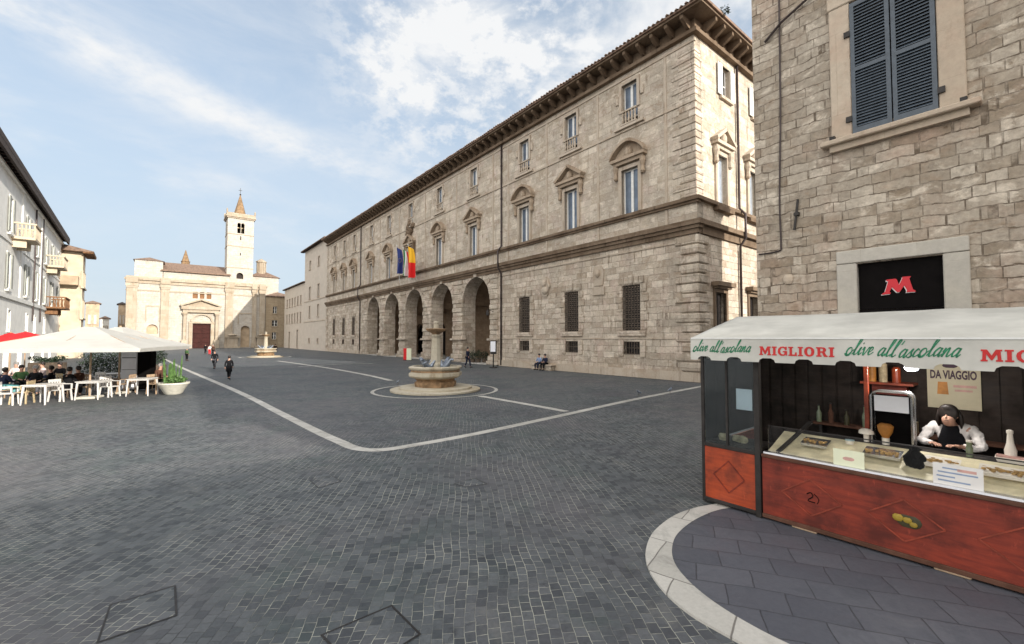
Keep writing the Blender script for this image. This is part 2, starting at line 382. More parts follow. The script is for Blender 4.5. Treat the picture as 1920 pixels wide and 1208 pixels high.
M['leaf'] = plain('green_leaf', (.07, .14, .035), .55, var=.5, scale=9)
M['steel'] = plain('brushed_steel', (.60, .60, .62), .25, .95, var=.08)
def flagmat(name, cols): return None
M['navy'] = plain('navy_cloth', (.02, .024, .045), .95, var=.2, spec=.1)
M['blackcloth'] = plain('black_cloth', (.012, .012, .014), .95, var=.2, spec=.1)
M['grey_cloth'] = plain('grey_cloth', (.09, .09, .10), .95, var=.2, spec=.1)
M['blue_cloth'] = plain('pale_blue_cloth', (.22, .28, .42), .95, var=.15, spec=.1)
M['pink_cloth'] = plain('pale_pink_cloth', (.62, .50, .48), .95, var=.1, spec=.1)
M['white_cloth'] = plain('white_cloth', (.78, .74, .72), .95, var=.06, spec=.1)
M['brown_cloth'] = plain('brown_cloth', (.10, .05, .035), .95, var=.2, spec=.1)
M['green_cloth'] = plain('green_cloth', (.06, .12, .05), .95, var=.2, spec=.1)
M['teal_cloth'] = plain('teal_cloth', (.12, .30, .32), .95, var=.2, spec=.1)
M['skin'] = plain('skin', (.50, .28, .20), .55, var=.08)
M['hair'] = plain('dark_hair', (.018, .012, .010), .5, var=.3, scale=30)
M['hair_grey'] = plain('grey_hair', (.25, .24, .23), .6, var=.2)
M['shoe'] = plain('dark_shoe', (.015, .012, .01), .5)

def ground_mat():
    m, t, p = newmat('sett_paving'); N = NT(t)
    tcn = N.n('ShaderNodeTexCoord').outputs['Object']
    wv = N.n('ShaderNodeVectorMath', operation='ADD'); N.l(tcn, wv.inputs[0])
    dn = N.n('ShaderNodeTexNoise'); dn.inputs['Scale'].default_value = .45; dn.inputs['Detail'].default_value = 5; N.l(tcn, dn.inputs['Vector'])
    sv = N.n('ShaderNodeVectorMath', operation='SCALE'); N.l(dn.outputs['Color'], sv.inputs[0]); sv.inputs['Scale'].default_value = .34; N.l(sv.outputs[0], wv.inputs[1])
    mp = N.map(wv.outputs[0], rot=(0, 0, R(-96)))
    b = N.n('ShaderNodeTexBrick'); N.l(mp, b.inputs['Vector']); b.offset = .5
    b.inputs['Color1'].default_value = (0, 0, 0, 1); b.inputs['Color2'].default_value = (1, 1, 1, 1); b.inputs['Mortar'].default_value = (.5, .5, .5, 1)
    b.inputs['Scale'].default_value = 1; b.inputs['Brick Width'].default_value = .125; b.inputs['Row Height'].default_value = .102; b.inputs['Mortar Size'].default_value = .0042; b.inputs['Mortar Smooth'].default_value = .5
    col = N.mix(b.outputs['Color'], (.042, .049, .056), (.098, .107, .114))
    n1 = N.noise(tcn, .22, 5, .6); n2 = N.noise(tcn, .7, 6, .65, .5); n3 = N.noise(tcn, 22, 4, .7)
    col = N.mix(N.math('MULTIPLY', N.ramp(n1, .42, .66), .5), col, (.105, .095, .105))
    col = N.mix(N.math('MULTIPLY', N.ramp(n2, .5, .72), .5), col, (.058, .085, .078))
    q = N.n('ShaderNodeVectorMath', operation='SCALE'); N.l(col, q.inputs[0]); N.l(N.math('MULTIPLY_ADD', n3, 1.3, .36), q.inputs['Scale']); col = q.outputs[0]
    sp1 = N.noise(tcn, 2.6, 8, .75, 1.0); col = N.mix(N.math('MULTIPLY', N.ramp(sp1, .56, .70), .65), col, (.022, .024, .028)); sp2 = N.noise(N.map(tcn, loc=(9, 4, 0)), 1.3, 8, .72, .6); col = N.mix(N.math('MULTIPLY', N.ramp(sp2, .56, .74), .45), col, (.17, .165, .15))
    jl = N.noise(tcn, .38, 3, .6); jn = N.noise(tcn, 6, 3, .6)
    jc = N.mix(N.ramp(N.math('MULTIPLY_ADD', jn, .3, jl), .50, .66), (.022, .024, .026), (.36, .36, .31))
    vis = N.ramp(N.noise(tcn, 1.9, 6, .7), .38, .60, .16, 1)
    col = N.mix(N.math('MULTIPLY', b.outputs['Fac'], vis), col, jc)
    N.l(col, p.inputs['Base Color']); N.l(N.ramp(n3, .3, .7, .55, .8), p.inputs['Roughness']); p.inputs['Specular IOR Level'].default_value = .35
    h = N.math('SUBTRACT', N.math('MULTIPLY', n3, .45), b.outputs['Fac']); h = N.math('ADD', h, N.math('MULTIPLY', b.outputs['Color'], .4))
    bp = N.n('ShaderNodeBump'); bp.inputs['Strength'].default_value = .6; bp.inputs['Distance'].default_value = .02; N.l(h, bp.inputs['Height']); N.l(bp.outputs[0], p.inputs['Normal'])
    return m
M['ground'] = ground_mat()
def slab_mat(name, c1, c2, mortar, bw, bh, rot, ms=.008, stain=.3):
    m, t, p = newmat(name); N = NT(t)
    tcn = N.n('ShaderNodeTexCoord').outputs['Object']
    wv = N.n('ShaderNodeVectorMath', operation='ADD'); N.l(tcn, wv.inputs[0])
    dn = N.n('ShaderNodeTexNoise'); dn.inputs['Scale'].default_value = 1.2; N.l(tcn, dn.inputs['Vector'])
    sv = N.n('ShaderNodeVectorMath', operation='SCALE'); N.l(dn.outputs['Color'], sv.inputs[0]); sv.inputs['Scale'].default_value = .12; N.l(sv.outputs[0], wv.inputs[1])
    b = N.n('ShaderNodeTexBrick'); N.l(N.map(wv.outputs[0], rot=(0, 0, rot)), b.inputs['Vector'])
    b.inputs['Color1'].default_value = (0, 0, 0, 1); b.inputs['Color2'].default_value = (1, 1, 1, 1)
    b.inputs['Scale'].default_value = 1; b.inputs['Brick Width'].default_value = bw; b.inputs['Row Height'].default_value = bh; b.inputs['Mortar Size'].default_value = ms; b.inputs['Mortar Smooth'].default_value = .6
    col = N.mix(b.outputs['Color'], c1, c2)
    n = N.noise(tcn, 2.2, 7, .7, .4); n3 = N.noise(tcn, 30, 5, .7)
    col = N.mix(N.math('MULTIPLY', N.ramp(n, .48, .7), stain), col, tuple(x * .55 for x in c1))
    q = N.n('ShaderNodeVectorMath', operation='SCALE'); N.l(col, q.inputs[0]); N.l(N.math('MULTIPLY_ADD', n3, .5, .75), q.inputs['Scale']); col = q.outputs[0]
    col = N.mix(N.math('MULTIPLY', b.outputs['Fac'], .8), col, mortar)
    N.l(col, p.inputs['Base Color']); N.l(N.ramp(n, .3, .7, .45, .75), p.inputs['Roughness'])
    bp = N.n('ShaderNodeBump'); bp.inputs['Strength'].default_value = .5; bp.inputs['Distance'].default_value = .01
    N.l(N.math('SUBTRACT', N.math('MULTIPLY', n3, .4), b.outputs['Fac']), bp.inputs['Height']); N.l(bp.outputs[0], p.inputs['Normal'])
    return m
M['slate'] = slab_mat('slate_slabs', (.066, .070, .086), (.092, .095, .112), (.03, .03, .036), .52, .36, R(20))
M['white_stone'] = slab_mat('white_paving_stone', (.38, .365, .33), (.50, .48, .44), (.12, .11, .10), .62, .8, R(35), .010, .55)

# ------------------------------------------------------------------ ground, paving bands, kerb
g = MB(); g.face([(-900, -500, 0), (900, -500, 0), (900, 1300, 0), (-900, 1300, 0)])
struct('ground', g, M['ground'])
def catmull(pts, n=6, closed=False):
    P = [Vector(p) for p in pts]; o = []
    L = len(P)
    for i in range(L if closed else L - 1):
        if closed: a, b, c, d = P[(i - 1) % L], P[i], P[(i + 1) % L], P[(i + 2) % L]
        else: a, b, c, d = P[max(i - 1, 0)], P[i], P[i + 1], P[min(i + 2, L - 1)]
        for k in range(n):
            t = k / n
            o.append(.5 * ((2 * b) + (c - a) * t + (2 * a - 5 * b + 4 * c - d) * t * t + (3 * b - a - 3 * c + d) * t ** 3))
    if not closed: o.append(P[-1])
    return o
def strip(name, pts, width, z, closed=False):
    mb = MB(); k = len(pts); L = []; Rr = []
    for i, p in enumerate(pts):
        a = pts[(i - 1) % k] if closed or i else pts[0]; b = pts[(i + 1) % k] if closed or i < k - 1 else pts[-1]
        d = (b - a); d.z = 0; d.normalize(); nrm = Vector((-d.y, d.x, 0)) * width / 2
        L.append((p.x + nrm.x, p.y + nrm.y, z)); Rr.append((p.x - nrm.x, p.y - nrm.y, z))
    for i in range(k if closed else k - 1):
        j = (i + 1) % k; mb.face([Rr[i], Rr[j], L[j], L[i]])
    return struct(name, mb, M['white_stone'])
strip('paving_band', catmull([G(300, 668), G(335, 687), G(440, 732), G(520, 772), G(600, 812), G(636, 828), G(664, 840), G(694, 844), G(724, 843), G(770, 836), G(900, 812), G(1063, 777), G(1200, 747), G(1330, 722)], 5), .27, .004)
strip('paving_band', catmull([G(520, 677), G(600, 688), G(680, 702), G(733, 714)], 4), .34, .008)
strip('paving_band', catmull([G(900, 743), G(980, 757), G(1062, 772)], 4), .30, .008)
strip('paving_band', catmull([G(560, 688), G(640, 683), G(700, 682)], 3), .30, .012)
FC = G(817, 732)
strip('paving_ring', [FC + Vector((math.cos(t) * 2.9, math.sin(t) * 2.9, 0)) for t in [2 * math.pi * i / 64 for i in range(64)]], .16, .016, True)
# pavement of slate slabs with its white curved edge
outer = catmull([G(1440, 930), G(1340, 948), G(1300, 956), G(1262, 971), G(1226, 1000), G(1211, 1035), G(1216, 1070), G(1243, 1110), G(1290, 1152), G(1350, 1188), G(1420, 1225), G(1560, 1290)], 6)
inner = catmull([G(1480, 938), G(1392, 952), G(1345, 960), G(1303, 978), G(1270, 1005), G(1260, 1035), G(1268, 1065), G(1300, 1102), G(1350, 1141), G(1420, 1183), G(1500, 1222), G(1660, 1290)], 6)
kb = MB()
for i in range(len(outer) - 1):
    a, b, c, d = outer[i], outer[i + 1], inner[i + 1], inner[i]
    kb.face([(a.x, a.y, .024), (d.x, d.y, .024), (c.x, c.y, .024), (b.x, b.y, .024)])
    kb.face([(a.x, a.y, 0), (a.x, a.y, .024), (b.x, b.y, .024), (b.x, b.y, 0)])
struct('kerb', kb, M['white_stone'])
STO = G(1425, 972); STE = G(1920, 1120)
pv = MB()
ins = [(p.x, p.y) for p in inner]
far = [(ins[-1][0] + 1.0, ins[-1][1] - 6), (16, -8), (14, 4), (9.5, 12.5), (4.0, 8.6)]
ol = ins + far
tr = tessellate_polygon([[Vector((x, y, 0)) for x, y in ol]])
pv.raw([(x, y, .020) for x, y in ol], [tuple(t_) for t_ in tr])
struct('pavement', pv, M['slate'])

# manhole covers
def manhole(pxs, label):
    pts = [G(*p) for p in pxs]; c = sum(pts, Vector()) / len(pts)
    t = thing('manhole_cover', label, 'manhole cover', c, 0)
    o_ = [p - c for p in pts]
    fr = MB(); k = len(o_)
    for i in range(k):
        a, b = o_[i], o_[(i + 1) % k]; fr.face([(a.x, a.y, .006), (b.x, b.y, .006), (b.x * .94, b.y * .94, .006), (a.x * .94, a.y * .94, .006)])
    fr.build('frame', M['iron'], t)
    lid = MB(); lid.face([(p.x * .93, p.y * .93, .005) for p in o_]); lid.build('lid', M['ground'], t)
manhole([(578, 900), (622, 892), (640, 903), (597, 916)], 'small square manhole cover in the setts below the corner of the white band')
manhole([(850, 908), (872, 914), (914, 908), (890, 897)], 'small manhole cover with broken dark rim in the middle of the sett paving')
manhole([(205, 1135), (330, 1098), (333, 1155), (180, 1208)], 'big four sided inspection cover in the setts at lower left')
manhole([(600, 1192), (735, 1135), (790, 1190), (735, 1225), (640, 1235)], 'large angular inspection cover with pale rim at the bottom of the square')

# ------------------------------------------------------------------ window kits
def casement(parent, w_, z0, z1, y, glass='glass', stile=.09, mull=True, bars=0):
    """white casement frame and its pane as sub-parts; origin at window centre"""
    f = MB(); a = w_ / 2
    f.box(-a, -a + stile, y, y + .06, z0, z1); f.box(a - stile, a, y, y + .06, z0, z1)
    f.box(-a + stile, a - stile, y, y + .06, z0, z0 + stile); f.box(-a + stile, a - stile, y, y + .06, z1 - stile, z1)
    if mull: f.box(-.09, .09, y - .02, y + .05, z0 + stile, z1 - stile)
    for i in range(bars):
        zz = z0 + (z1 - z0) * (i + 1) / (bars + 1); f.box(-a + stile, a - stile, y + .01, y + .045, zz - .025, zz + .025)
    f.build('frame', M['frame_white'], parent)
    p = MB(); p.face([(-a, y + .04, z0), (a, y + .04, z0), (a, y + .04, z1), (-a, y + .04, z1)]); p.build('pane', M[glass], parent)
def pediment(parent, w_, z, curved, mat, depth=.45, h=1.25):
    a = w_ / 2; m = MB()
    m.box(-a, a, -depth, .05, z, z + .2)                       # horizontal cornice
    m.box(-a + .15, a - .15, -depth + .15, .05, z - .22, z - .002)
    if curved:
        n = 12; arc = []
        for k in range(n + 1):
            u = -1 + 2 * k / n; arc.append((u * a * 1.02, z + .2 + (h - .2) * math.cos(u * math.pi / 2) ** .8 * .86))
        for k in range(n):
            p, q = arc[k], arc[k + 1]
            m.raw([(p[0], -depth - .06, p[1]), (q[0], -depth - .06, q[1]), (q[0], .05, q[1]), (p[0], .05, p[1]), (p[0], -depth - .06, p[1] + .2), (q[0], -depth - .06, q[1] + .2), (q[0], .05, q[1] + .2), (p[0], .05, p[1] + .2)],
                  [(0, 3, 2, 1), (4, 5, 6, 7), (0, 1, 5, 4), (1, 2, 6, 5), (2, 3, 7, 6), (3, 0, 4, 7)])
        m.poly([(-a * .95, z + .2)] + [(x * .95, zz) for x, zz in arc[1:-1]] + [(a * .95, z + .2)], -.12, .05)
    else:
        for s in (-1, 1):
            m.bar((s * (a + .08), -depth / 2, z + .25), (0, -depth / 2, z + h - .05), depth + .1, .2)
        m.poly([(-a * .9, z + .2), (a * .9, z + .2), (0, z + h - .12)], -.12, .05)
    m.ball((0, -.2, z + .5), .3, 10, 0, (1, .6, 1.2))
    for s in (-1, 1): m.lathe([(.08, 0), (.16, .1), (.12, .45), (.2, .75), (.16, 1.0)], (s * (a - .25), -.16, z - 1.15), 8)   # brackets
    m.build('pediment', mat, parent)
def surround(w_, z0, z1, fr=.26, prot=.10, mat=None, sill=True):
    m = MB(); a = w_ / 2
    m.box(-a - fr, -a, -prot, .1, z0, z1); m.box(a, a + fr, -prot, .1, z0, z1); m.box(-a - fr, a + fr, -prot, .1, z1, z1 + fr)
    if sill: m.box(-a - fr - .1, a + fr + .1, -prot - .12, .1, z0 - .18, z0)
    return m
def balustrade(parent, w_, z0, z1, n, mat, y=-.12):
    m = MB(); a = w_ / 2
    m.box(-a, a, y - .08, y + .12, z1 - .1, z1); m.box(-a, a, y - .08, y + .12, z0, z0 + .1)
    h = z1 - z0 - .2
    for i in range(n):
        x = -a + w_ * (i + .5) / n
        m.lathe([(.045, 0), (.085, h * .3), (.04, h * .62), (.07, h * .85), (.05, h)], (x, y + .02, z0 + .1), 8)
    m.build('balustrade', mat, parent)
def grille(parent, w_, z0, z1, dx, dz, y=-.02, diag=True):
    m = MB(); a = w_ / 2; n = max(2, round(w_ / dx))
    for i in range(n + 1):
        x = -a + w_ * i / n; m.box(x - .016, x + .016, y - .02, y + .012, z0, z1)
    k = max(1, round((z1 - z0) / dz))
    for j in range(k + 1):
        z = z0 + (z1 - z0) * j / k; m.box(-a, a, y - .034, y - .021, z - .018, z + .018)
    if diag:
        for i in range(n):
            for j in range(k):
                cx = -a + w_ * (i + .5) / n; cz = z0 + (z1 - z0) * (j + .5) / k
                m.box(cx - .05, cx + .05, y - .03, y - .012, cz - .05, cz + .05)
    m.build('grille', M['iron_rust'], parent)
def part_empty_mesh(name, mb, mat, parent, loc): o = mb.build(name, mat, parent); o.location = loc; return o

# ------------------------------------------------------------------ the arcaded palace
P = Frame((10.31, 24.73), A0)
X1 = .3; XL = -73.8
pal = thing('arcaded_palace', 'long pale travertine palace with five tall portico arches along the right of the square', 'palace', P.w(0, 0), A0)
WX = [-4.2, -9.5, -14.95, -22.75, -29.7, -37.1, -43.9, -50.5, -58.1, -63.2, -68.7]
LOWX = [-4.2, -9.5, -14.95, -58.1, -63.2, -68.7]
ARX = [-22.3, -29.05, -35.9, -42.65, -49.3]
AW = 4.75; ASP = 6.05
wl = MB()
wl.wall(XL, X1, 8.6, 20.3, 0, .7, [(x - .65, x + .65, 10.62, 13.55) for x in WX] + [(x - .62, x + .62, 16.5, 19.25) for x in WX])
wl.build('upper_wall', M['palace'], pal)
lw = MB()
lw.wall(-18.6, X1, 0, 8.6, -.02, .8, [(x - .7, x + .7, 2.98, 5.95) for x in LOWX[:3]] + [(x - .62, x + .62, 1.45, 2.28) for x in LOWX[:3]])
lw.build('lower_wall', M['palace_rough'], pal); lw = MB()
lw.wall(XL, -53.4, 0, 8.6, -.02, .8, [(x - .7, x + .7, 2.98, 5.75) for x in LOWX[3:]] + [(x - .62, x + .62, 1.45, 2.28) for x in LOWX[3:]])
lw.build('lower_wall', M['palace_rough'], pal)
ar = MB(); ar.wall(-53.4, -18.6, 0, 8.6, -.05, 1.5, arches=[(c - AW / 2, c + AW / 2, 0, ASP) for c in ARX]); ar.build('arcade', M['palace_rough'], pal)
# side wall (towards the lane) as a wall of its own: local frame rotated by 90 degrees
SD = 26.0
def side(mb): return mb.rot(math.pi / 2).move((X1, 0, 0))
sw = MB(); SWX = [2.9, 7.1, 11.5, 16.0]
STX = [3.6, 7.9, 12.2, 16.5]
sw.wall(.02, SD, 8.6, 20.3, 0, .7, [(x - .58, x + .58, 10.62, 13.6) for x in SWX] + [(x - .5, x + .5, 17.4, 19.4) for x in STX])
side(sw).build('side_wall', M['palace'], pal)
sw = MB(); sw.wall(.02, SD, 0, 8.6, -.02, .75, [(x - .62, x + .62, 1.9, 5.2) for x in (2.5, 6.9, 11.5, 16)]); side(sw).build('side_wall', M['palace_rough'], pal)
bk = MB(); bk.box(XL + .1, X1 - .8, SD, SD + .5, 0, 20.3); bk.box(XL, XL + .6, .75, SD, 0, 20.3); bk.build('rear_wall', M['palace'], pal)
# portico: floor, back wall with dark doorways, vault
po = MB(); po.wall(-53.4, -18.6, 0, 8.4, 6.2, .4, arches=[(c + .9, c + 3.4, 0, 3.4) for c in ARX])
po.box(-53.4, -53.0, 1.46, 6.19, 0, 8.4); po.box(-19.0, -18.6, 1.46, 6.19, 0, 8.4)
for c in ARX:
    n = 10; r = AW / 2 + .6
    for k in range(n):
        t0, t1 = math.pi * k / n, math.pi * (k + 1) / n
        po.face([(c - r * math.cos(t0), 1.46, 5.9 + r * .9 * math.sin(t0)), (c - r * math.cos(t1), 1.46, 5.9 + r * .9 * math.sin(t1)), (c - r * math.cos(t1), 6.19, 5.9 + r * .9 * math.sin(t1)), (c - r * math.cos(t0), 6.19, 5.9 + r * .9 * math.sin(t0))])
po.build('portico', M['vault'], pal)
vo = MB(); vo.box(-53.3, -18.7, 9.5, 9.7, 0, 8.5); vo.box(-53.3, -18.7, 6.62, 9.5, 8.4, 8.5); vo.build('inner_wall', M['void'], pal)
pf = MB(); pf.box(-53.4, -18.6, -.3, 9.4, .02, .07); pf.build('portico_floor', M['white_stone'], pal)
# piers: rusticated courses, imposts, flared bases; voussoirs
PX = [(-53.4 + .02, ARX[4] - AW / 2)] + [(ARX[i] + AW / 2, ARX[i - 1] - AW / 2) for i in (4, 3, 2, 1)] + [(ARX[0] + AW / 2, -18.62)]
for a, b in PX:
    pm = MB(); z = .9; i = 0
    while z < 8.0:
        k = .0 if i % 2 else .05
        pm.cbox(a + .03 + k, b - .03 - k, -.16 + k, .1, z, z + .44, .03); z += .47; i += 1
    pm.cbox(a - .16, b + .16, -.34, .25, 2.26, 2.46, .03)
    pm.cbox(a - .1, b + .1, -.26, .2, .42, .86, .04); pm.cbox(a - .2, b + .2, -.38, .3, .08, .41, .04)
    pm.build('pier', M['palace_rough'], pal)
for c in ARX:
    v = MB(); n = 15; r0 = AW / 2 - .02
    for k in range(n):
        t0, t1 = math.pi * (k + .04) / n, math.pi * (k + .96) / n
        r1 = AW / 2 + (.62 if k % 2 else .5); yy = -.12 if k % 2 else -.10
        if k == n // 2: r1 = AW / 2 + .3; yy = -.2
        q = [(c - r0 * math.cos(t0), ASP + r0 * math.sin(t0)), (c - r1 * math.cos(t0), ASP + r1 * math.sin(t0)), (c - r1 * math.cos(t1), ASP + r1 * math.sin(t1)), (c - r0 * math.cos(t1), ASP + r0 * math.sin(t1))]
        v.poly(q, yy, .2)
    v.build('archivolt', M['palace_rough'], pal)
# belts
bt = MB()
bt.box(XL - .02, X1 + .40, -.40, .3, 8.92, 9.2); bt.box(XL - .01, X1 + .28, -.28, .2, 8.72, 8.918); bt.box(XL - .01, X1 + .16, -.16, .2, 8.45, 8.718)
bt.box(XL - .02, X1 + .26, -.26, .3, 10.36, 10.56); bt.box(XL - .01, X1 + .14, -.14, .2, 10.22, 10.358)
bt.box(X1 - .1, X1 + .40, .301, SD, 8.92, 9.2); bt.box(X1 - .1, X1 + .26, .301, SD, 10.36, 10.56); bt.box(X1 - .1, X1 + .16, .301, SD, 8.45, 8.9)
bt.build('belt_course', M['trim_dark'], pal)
bt = MB(); bt.box(XL - .01, X1 + .07, -.07, .1, 16.12, 16.26); bt.box(XL - .01, X1 + .06, -.06, .1, 19.62, 19.74); bt.box(-18.6, X1 + .05, -.07, .1, 8.05, 8.15); bt.box(XL, -53.4, -.07, .1, 8.05, 8.15)
bt.box(-18.6, X1 - 1.0, -.06, .1, 2.42, 2.52); bt.box(XL, -53.4, -.06, .1, 2.42, 2.52)
bt.box(-18.6, X1 + .12, -.14, .1, .02, .55)
bt.box(XL, -53.4, -.14, .1, .02, .55)
for x in [-1.6, -6.9, -12.2, -17.2, -19.5, -26.1, -33.2, -40.5, -47.2, -53.6, -60.7, -66.1, -71.2]:
    bt.box(x - .09, x + .09, -.05, .1, 9.22, 10.2); bt.box(x - .09, x + .09, -.045, .1, 10.6, 16.1); bt.box(x - .09, x + .09, -.045, .1, 16.28, 19.6)
bt.build('string_course', M['trim'], pal)
# quoins
qn = MB(); z = .6; i = 0
while z < 8.0:
    L_ = 1.35 if i % 2 else 1.0
    qn.cbox(X1 - L_, X1 + .14, -.16, L_ * .8, z, z + .5, .05); z += .56; i += 1
qn.build('quoins', M['palace_rough'], pal); qn = MB()
z = 10.65; i = 0
while z < 19.3:
    L_ = 1.45 if i % 2 else 1.0
    qn.cbox(X1 - L_, X1 + .05, -.06, L_ * .55, z, z + .38, .03); z += .42; i += 1
qn.build('quoins', M['palace_rough'], pal)
qn = MB(); z = .6; i = 0
while z < 8.0:
    qn.cbox(XL - .05, XL + (1.2 if i % 2 else .9), -.14, .3, z, z + .5, .04); z += .56; i += 1
qn.build('quoins', M['palace_rough'], pal); qn = MB()
z = 10.65
while z < 19.3:
    qn.cbox(XL - .02, XL + (1.2 if i % 2 else .9), -.06, .3, z, z + .38, .03); z += .42; i += 1
qn.build('quoins', M['palace_rough'], pal)
# cornice, corbels, roof
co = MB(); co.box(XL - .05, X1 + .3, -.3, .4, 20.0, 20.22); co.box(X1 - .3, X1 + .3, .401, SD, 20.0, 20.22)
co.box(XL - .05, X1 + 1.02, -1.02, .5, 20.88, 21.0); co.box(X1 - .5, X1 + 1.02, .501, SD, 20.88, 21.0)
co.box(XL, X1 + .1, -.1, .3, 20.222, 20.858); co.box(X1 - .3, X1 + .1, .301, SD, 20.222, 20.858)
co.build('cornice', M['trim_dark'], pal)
cb = MB(); cb.poly([(-.92, 20.87), (-.92, 20.66), (-.6, 20.48), (-.3, 20.34), (-.1, 20.34), (-.1, 20.87)], -.10, .10)
cb.v = [(y, x, z) for x, y, z in cb.v]; cb.f = [tuple(reversed(f)) for f in cb.f]
c0 = cb.build('corbel', M['trim_dark'], pal); c0.location = (X1 - .25, 0, 0)
x = X1 - .25 - 1.0
while x > XL:
    c_ = c0.copy(); C.objects.link(c_); c_.location = (x, 0, 0); x -= 1.0
y = .8
for k in range(12):
    c_ = c0.copy(); C.objects.link(c_); c_.location = (X1, y, 0); c_.rotation_euler = (0, 0, math.pi / 2); y += 1.0
rf = MB()
rf.raw([(XL, -1.14, 21.0), (X1 + 1.14, -1.14, 21.0), (X1 + 1.14, SD, 21.0), (XL, SD, 21.0), (XL, -1.14, 21.14), (X1 + 1.14, -1.14, 21.14), (X1 + 1.14, SD, 21.14), (XL, SD, 21.14), (XL, SD / 2, 25), (X1 - SD / 2, SD / 2, 25)],
       [(0, 1, 5, 4), (1, 2, 6, 5), (2, 3, 7, 6), (3, 0, 4, 7), (4, 5, 9, 8), (5, 6, 9), (6, 7, 8, 9), (7, 4, 8), (0, 3, 2, 1)])
x = XL + .1
while x < X1 + 1.0:
    h_ = random.uniform(-.03, .04)
    rf.raw([(x, -1.22, 21.10 + h_), (x + .11, -1.22, 21.19 + h_), (x + .22, -1.22, 21.10 + h_), (x, -.2, 21.46), (x + .11, -.2, 21.55), (x + .22, -.2, 21.46)], [(0, 1, 4, 3), (1, 2, 5, 4), (0, 2, 1)])
    x += .3
rf.build('roof', M['tile'], pal)
# birds-eye bits of weeds on the corner eave
# main floor windows
def main_window(curved, w_=1.3, glass='glass', mat='trim'):
    m = surround(w_, 10.62, 13.55, .24, .12, sill=False)
    o = m.build('window', M[mat], pal)
    casement(o, w_, 10.62, 13.55, .22, glass, .08, True, 0)
    pediment(o, w_ + 1.3, 14.1, curved, M['ped'])
    return o
kinds = {False: None, True: None}
wins = []
for i, x in enumerate(WX):
    cur = (i % 2 == 0)
    if kinds[cur] is None:
        kinds[cur] = main_window(cur); kinds[cur].location = (x, 0, 0)
    else: copy_part(kinds[cur], pal, (x, 0, 0))
# attic windows with balustrade
o = surround(1.2, 17.45, 19.25, .2, .09, sill=False)
for s in (-1, 1): o.ball((s * .98, -.05, 18.4), .16, 8, 0, (1, .7, 2.6))
o.box(-1.15, 1.15, -.22, .1, 16.3, 16.46)
top0 = o.build('window', M['trim'], pal); casement(top0, 1.2, 17.0, 19.25, .26, 'glass', .07, True, 0); balustrade(top0, 1.2, 16.5, 17.45, 5, M['trim'])
top0.location = (WX[0], 0, 0)
for x in WX[1:]: copy_part(top0, pal, (x, 0, 0))
# grilled windows of the ground floor
o = surround(1.36, 2.98, 5.93, .3, .05, sill=False)
for k in range(5):
    for s in (-1, 1):
        a, b = sorted((s * .7, s * (1.15 + .12 * (k % 2)))); o.cbox(a, b, -.09, .1, 3.02 + k * .6, 3.52 + k * .6, .02)
for k in range(5): o.cbox(-.95 + k * .39, -.6 + k * .39, -.1 - .03 * (k == 2), .1, 5.98, 6.45 + .1 * (k == 2), .02)
o.cbox(-1.1, 1.1, -.16, .1, 2.62, 2.95, .03)
for s in (-1, 1): o.cbox(*sorted((s * .64, s * 1.05)), -.1, .1, 1.3, 2.4, .03)
low0 = o.build('window', M['palace_rough'], pal)
pn = MB(); pn.box(-.7, .7, .3, .34, 2.98, 5.93); pn.box(-.62, .62, .3, .34, 1.45, 2.28); pn.build('pane', M['dark_glass'], low0)
grille(low0, 1.38, 3.0, 5.92, .23, .3); grille(low0, 1.2, 1.47, 2.26, .2, .4, diag=False)
low0.location = (LOWX[0], 0, 0)
for x in LOWX[1:]: copy_part(low0, pal, (x, 0, 0))
# a lighter lit curtain in the nearest grilled window is left as the reflection of the sky
# lane side windows
mm = surround(1.16, 10.62, 13.6, .24, .12, sill=False)
sw0 = mm.build('window', M['trim'], pal); casement(sw0, 1.16, 10.62, 13.6, .2, 'curtain', .08, True, 0); pediment(sw0, 2.2, 14.1, False, M['trim'], .4, 1.1)
sl = MB(); sl.box(-1.0, 1.0, -.34, .1, 10.1, 10.34); sl.build('sill', M['trim_dark'], sw0)
sw0.location = (X1, SWX[0], 0); sw0.rotation_euler = (0, 0, math.pi / 2)
for yv in SWX[1:]: copy_part(sw0, pal, (X1, yv, 0), math.pi / 2)
mm = surround(1.0, 17.4, 19.4, .18, .06); st0 = mm.build('window', M['trim'], pal); casement(st0, 1.0, 17.4, 19.4, .2, 'dark_glass', .08, True, 1)
for s in (-1, 1):
    sh = MB(); sh.box(*sorted((s * .53, s * 1.08)), -.13, -.08, 17.42, 19.38); sh.build('shutter', M['shutter_white'], st0)
st0.location = (X1, STX[0], 0); st0.rotation_euler = (0, 0, math.pi / 2)
for yv in STX[1:]: copy_part(st0, pal, (X1, yv, 0), math.pi / 2)
mm = surround(1.24, 1.9, 5.2, .22, .1, sill=False); mm.box(-1.05, 1.05, -.5, .1, 5.55, 5.8); mm.box(-.9, .9, -.3, .1, 5.42, 5.548)
sg0 = mm.build('window', M['trim_dark'], pal); q = MB(); q.box(-.62, .62, .25, .3, 1.9, 5.2); q.build('pane', M['dark_glass'], sg0)
sg0.location = (X1, 2.5, 0); sg0.rotation_euler = (0, 0, math.pi / 2)
for yv in (6.9, 11.5): copy_part(sg0, pal, (X1, yv, 0), math.pi / 2)
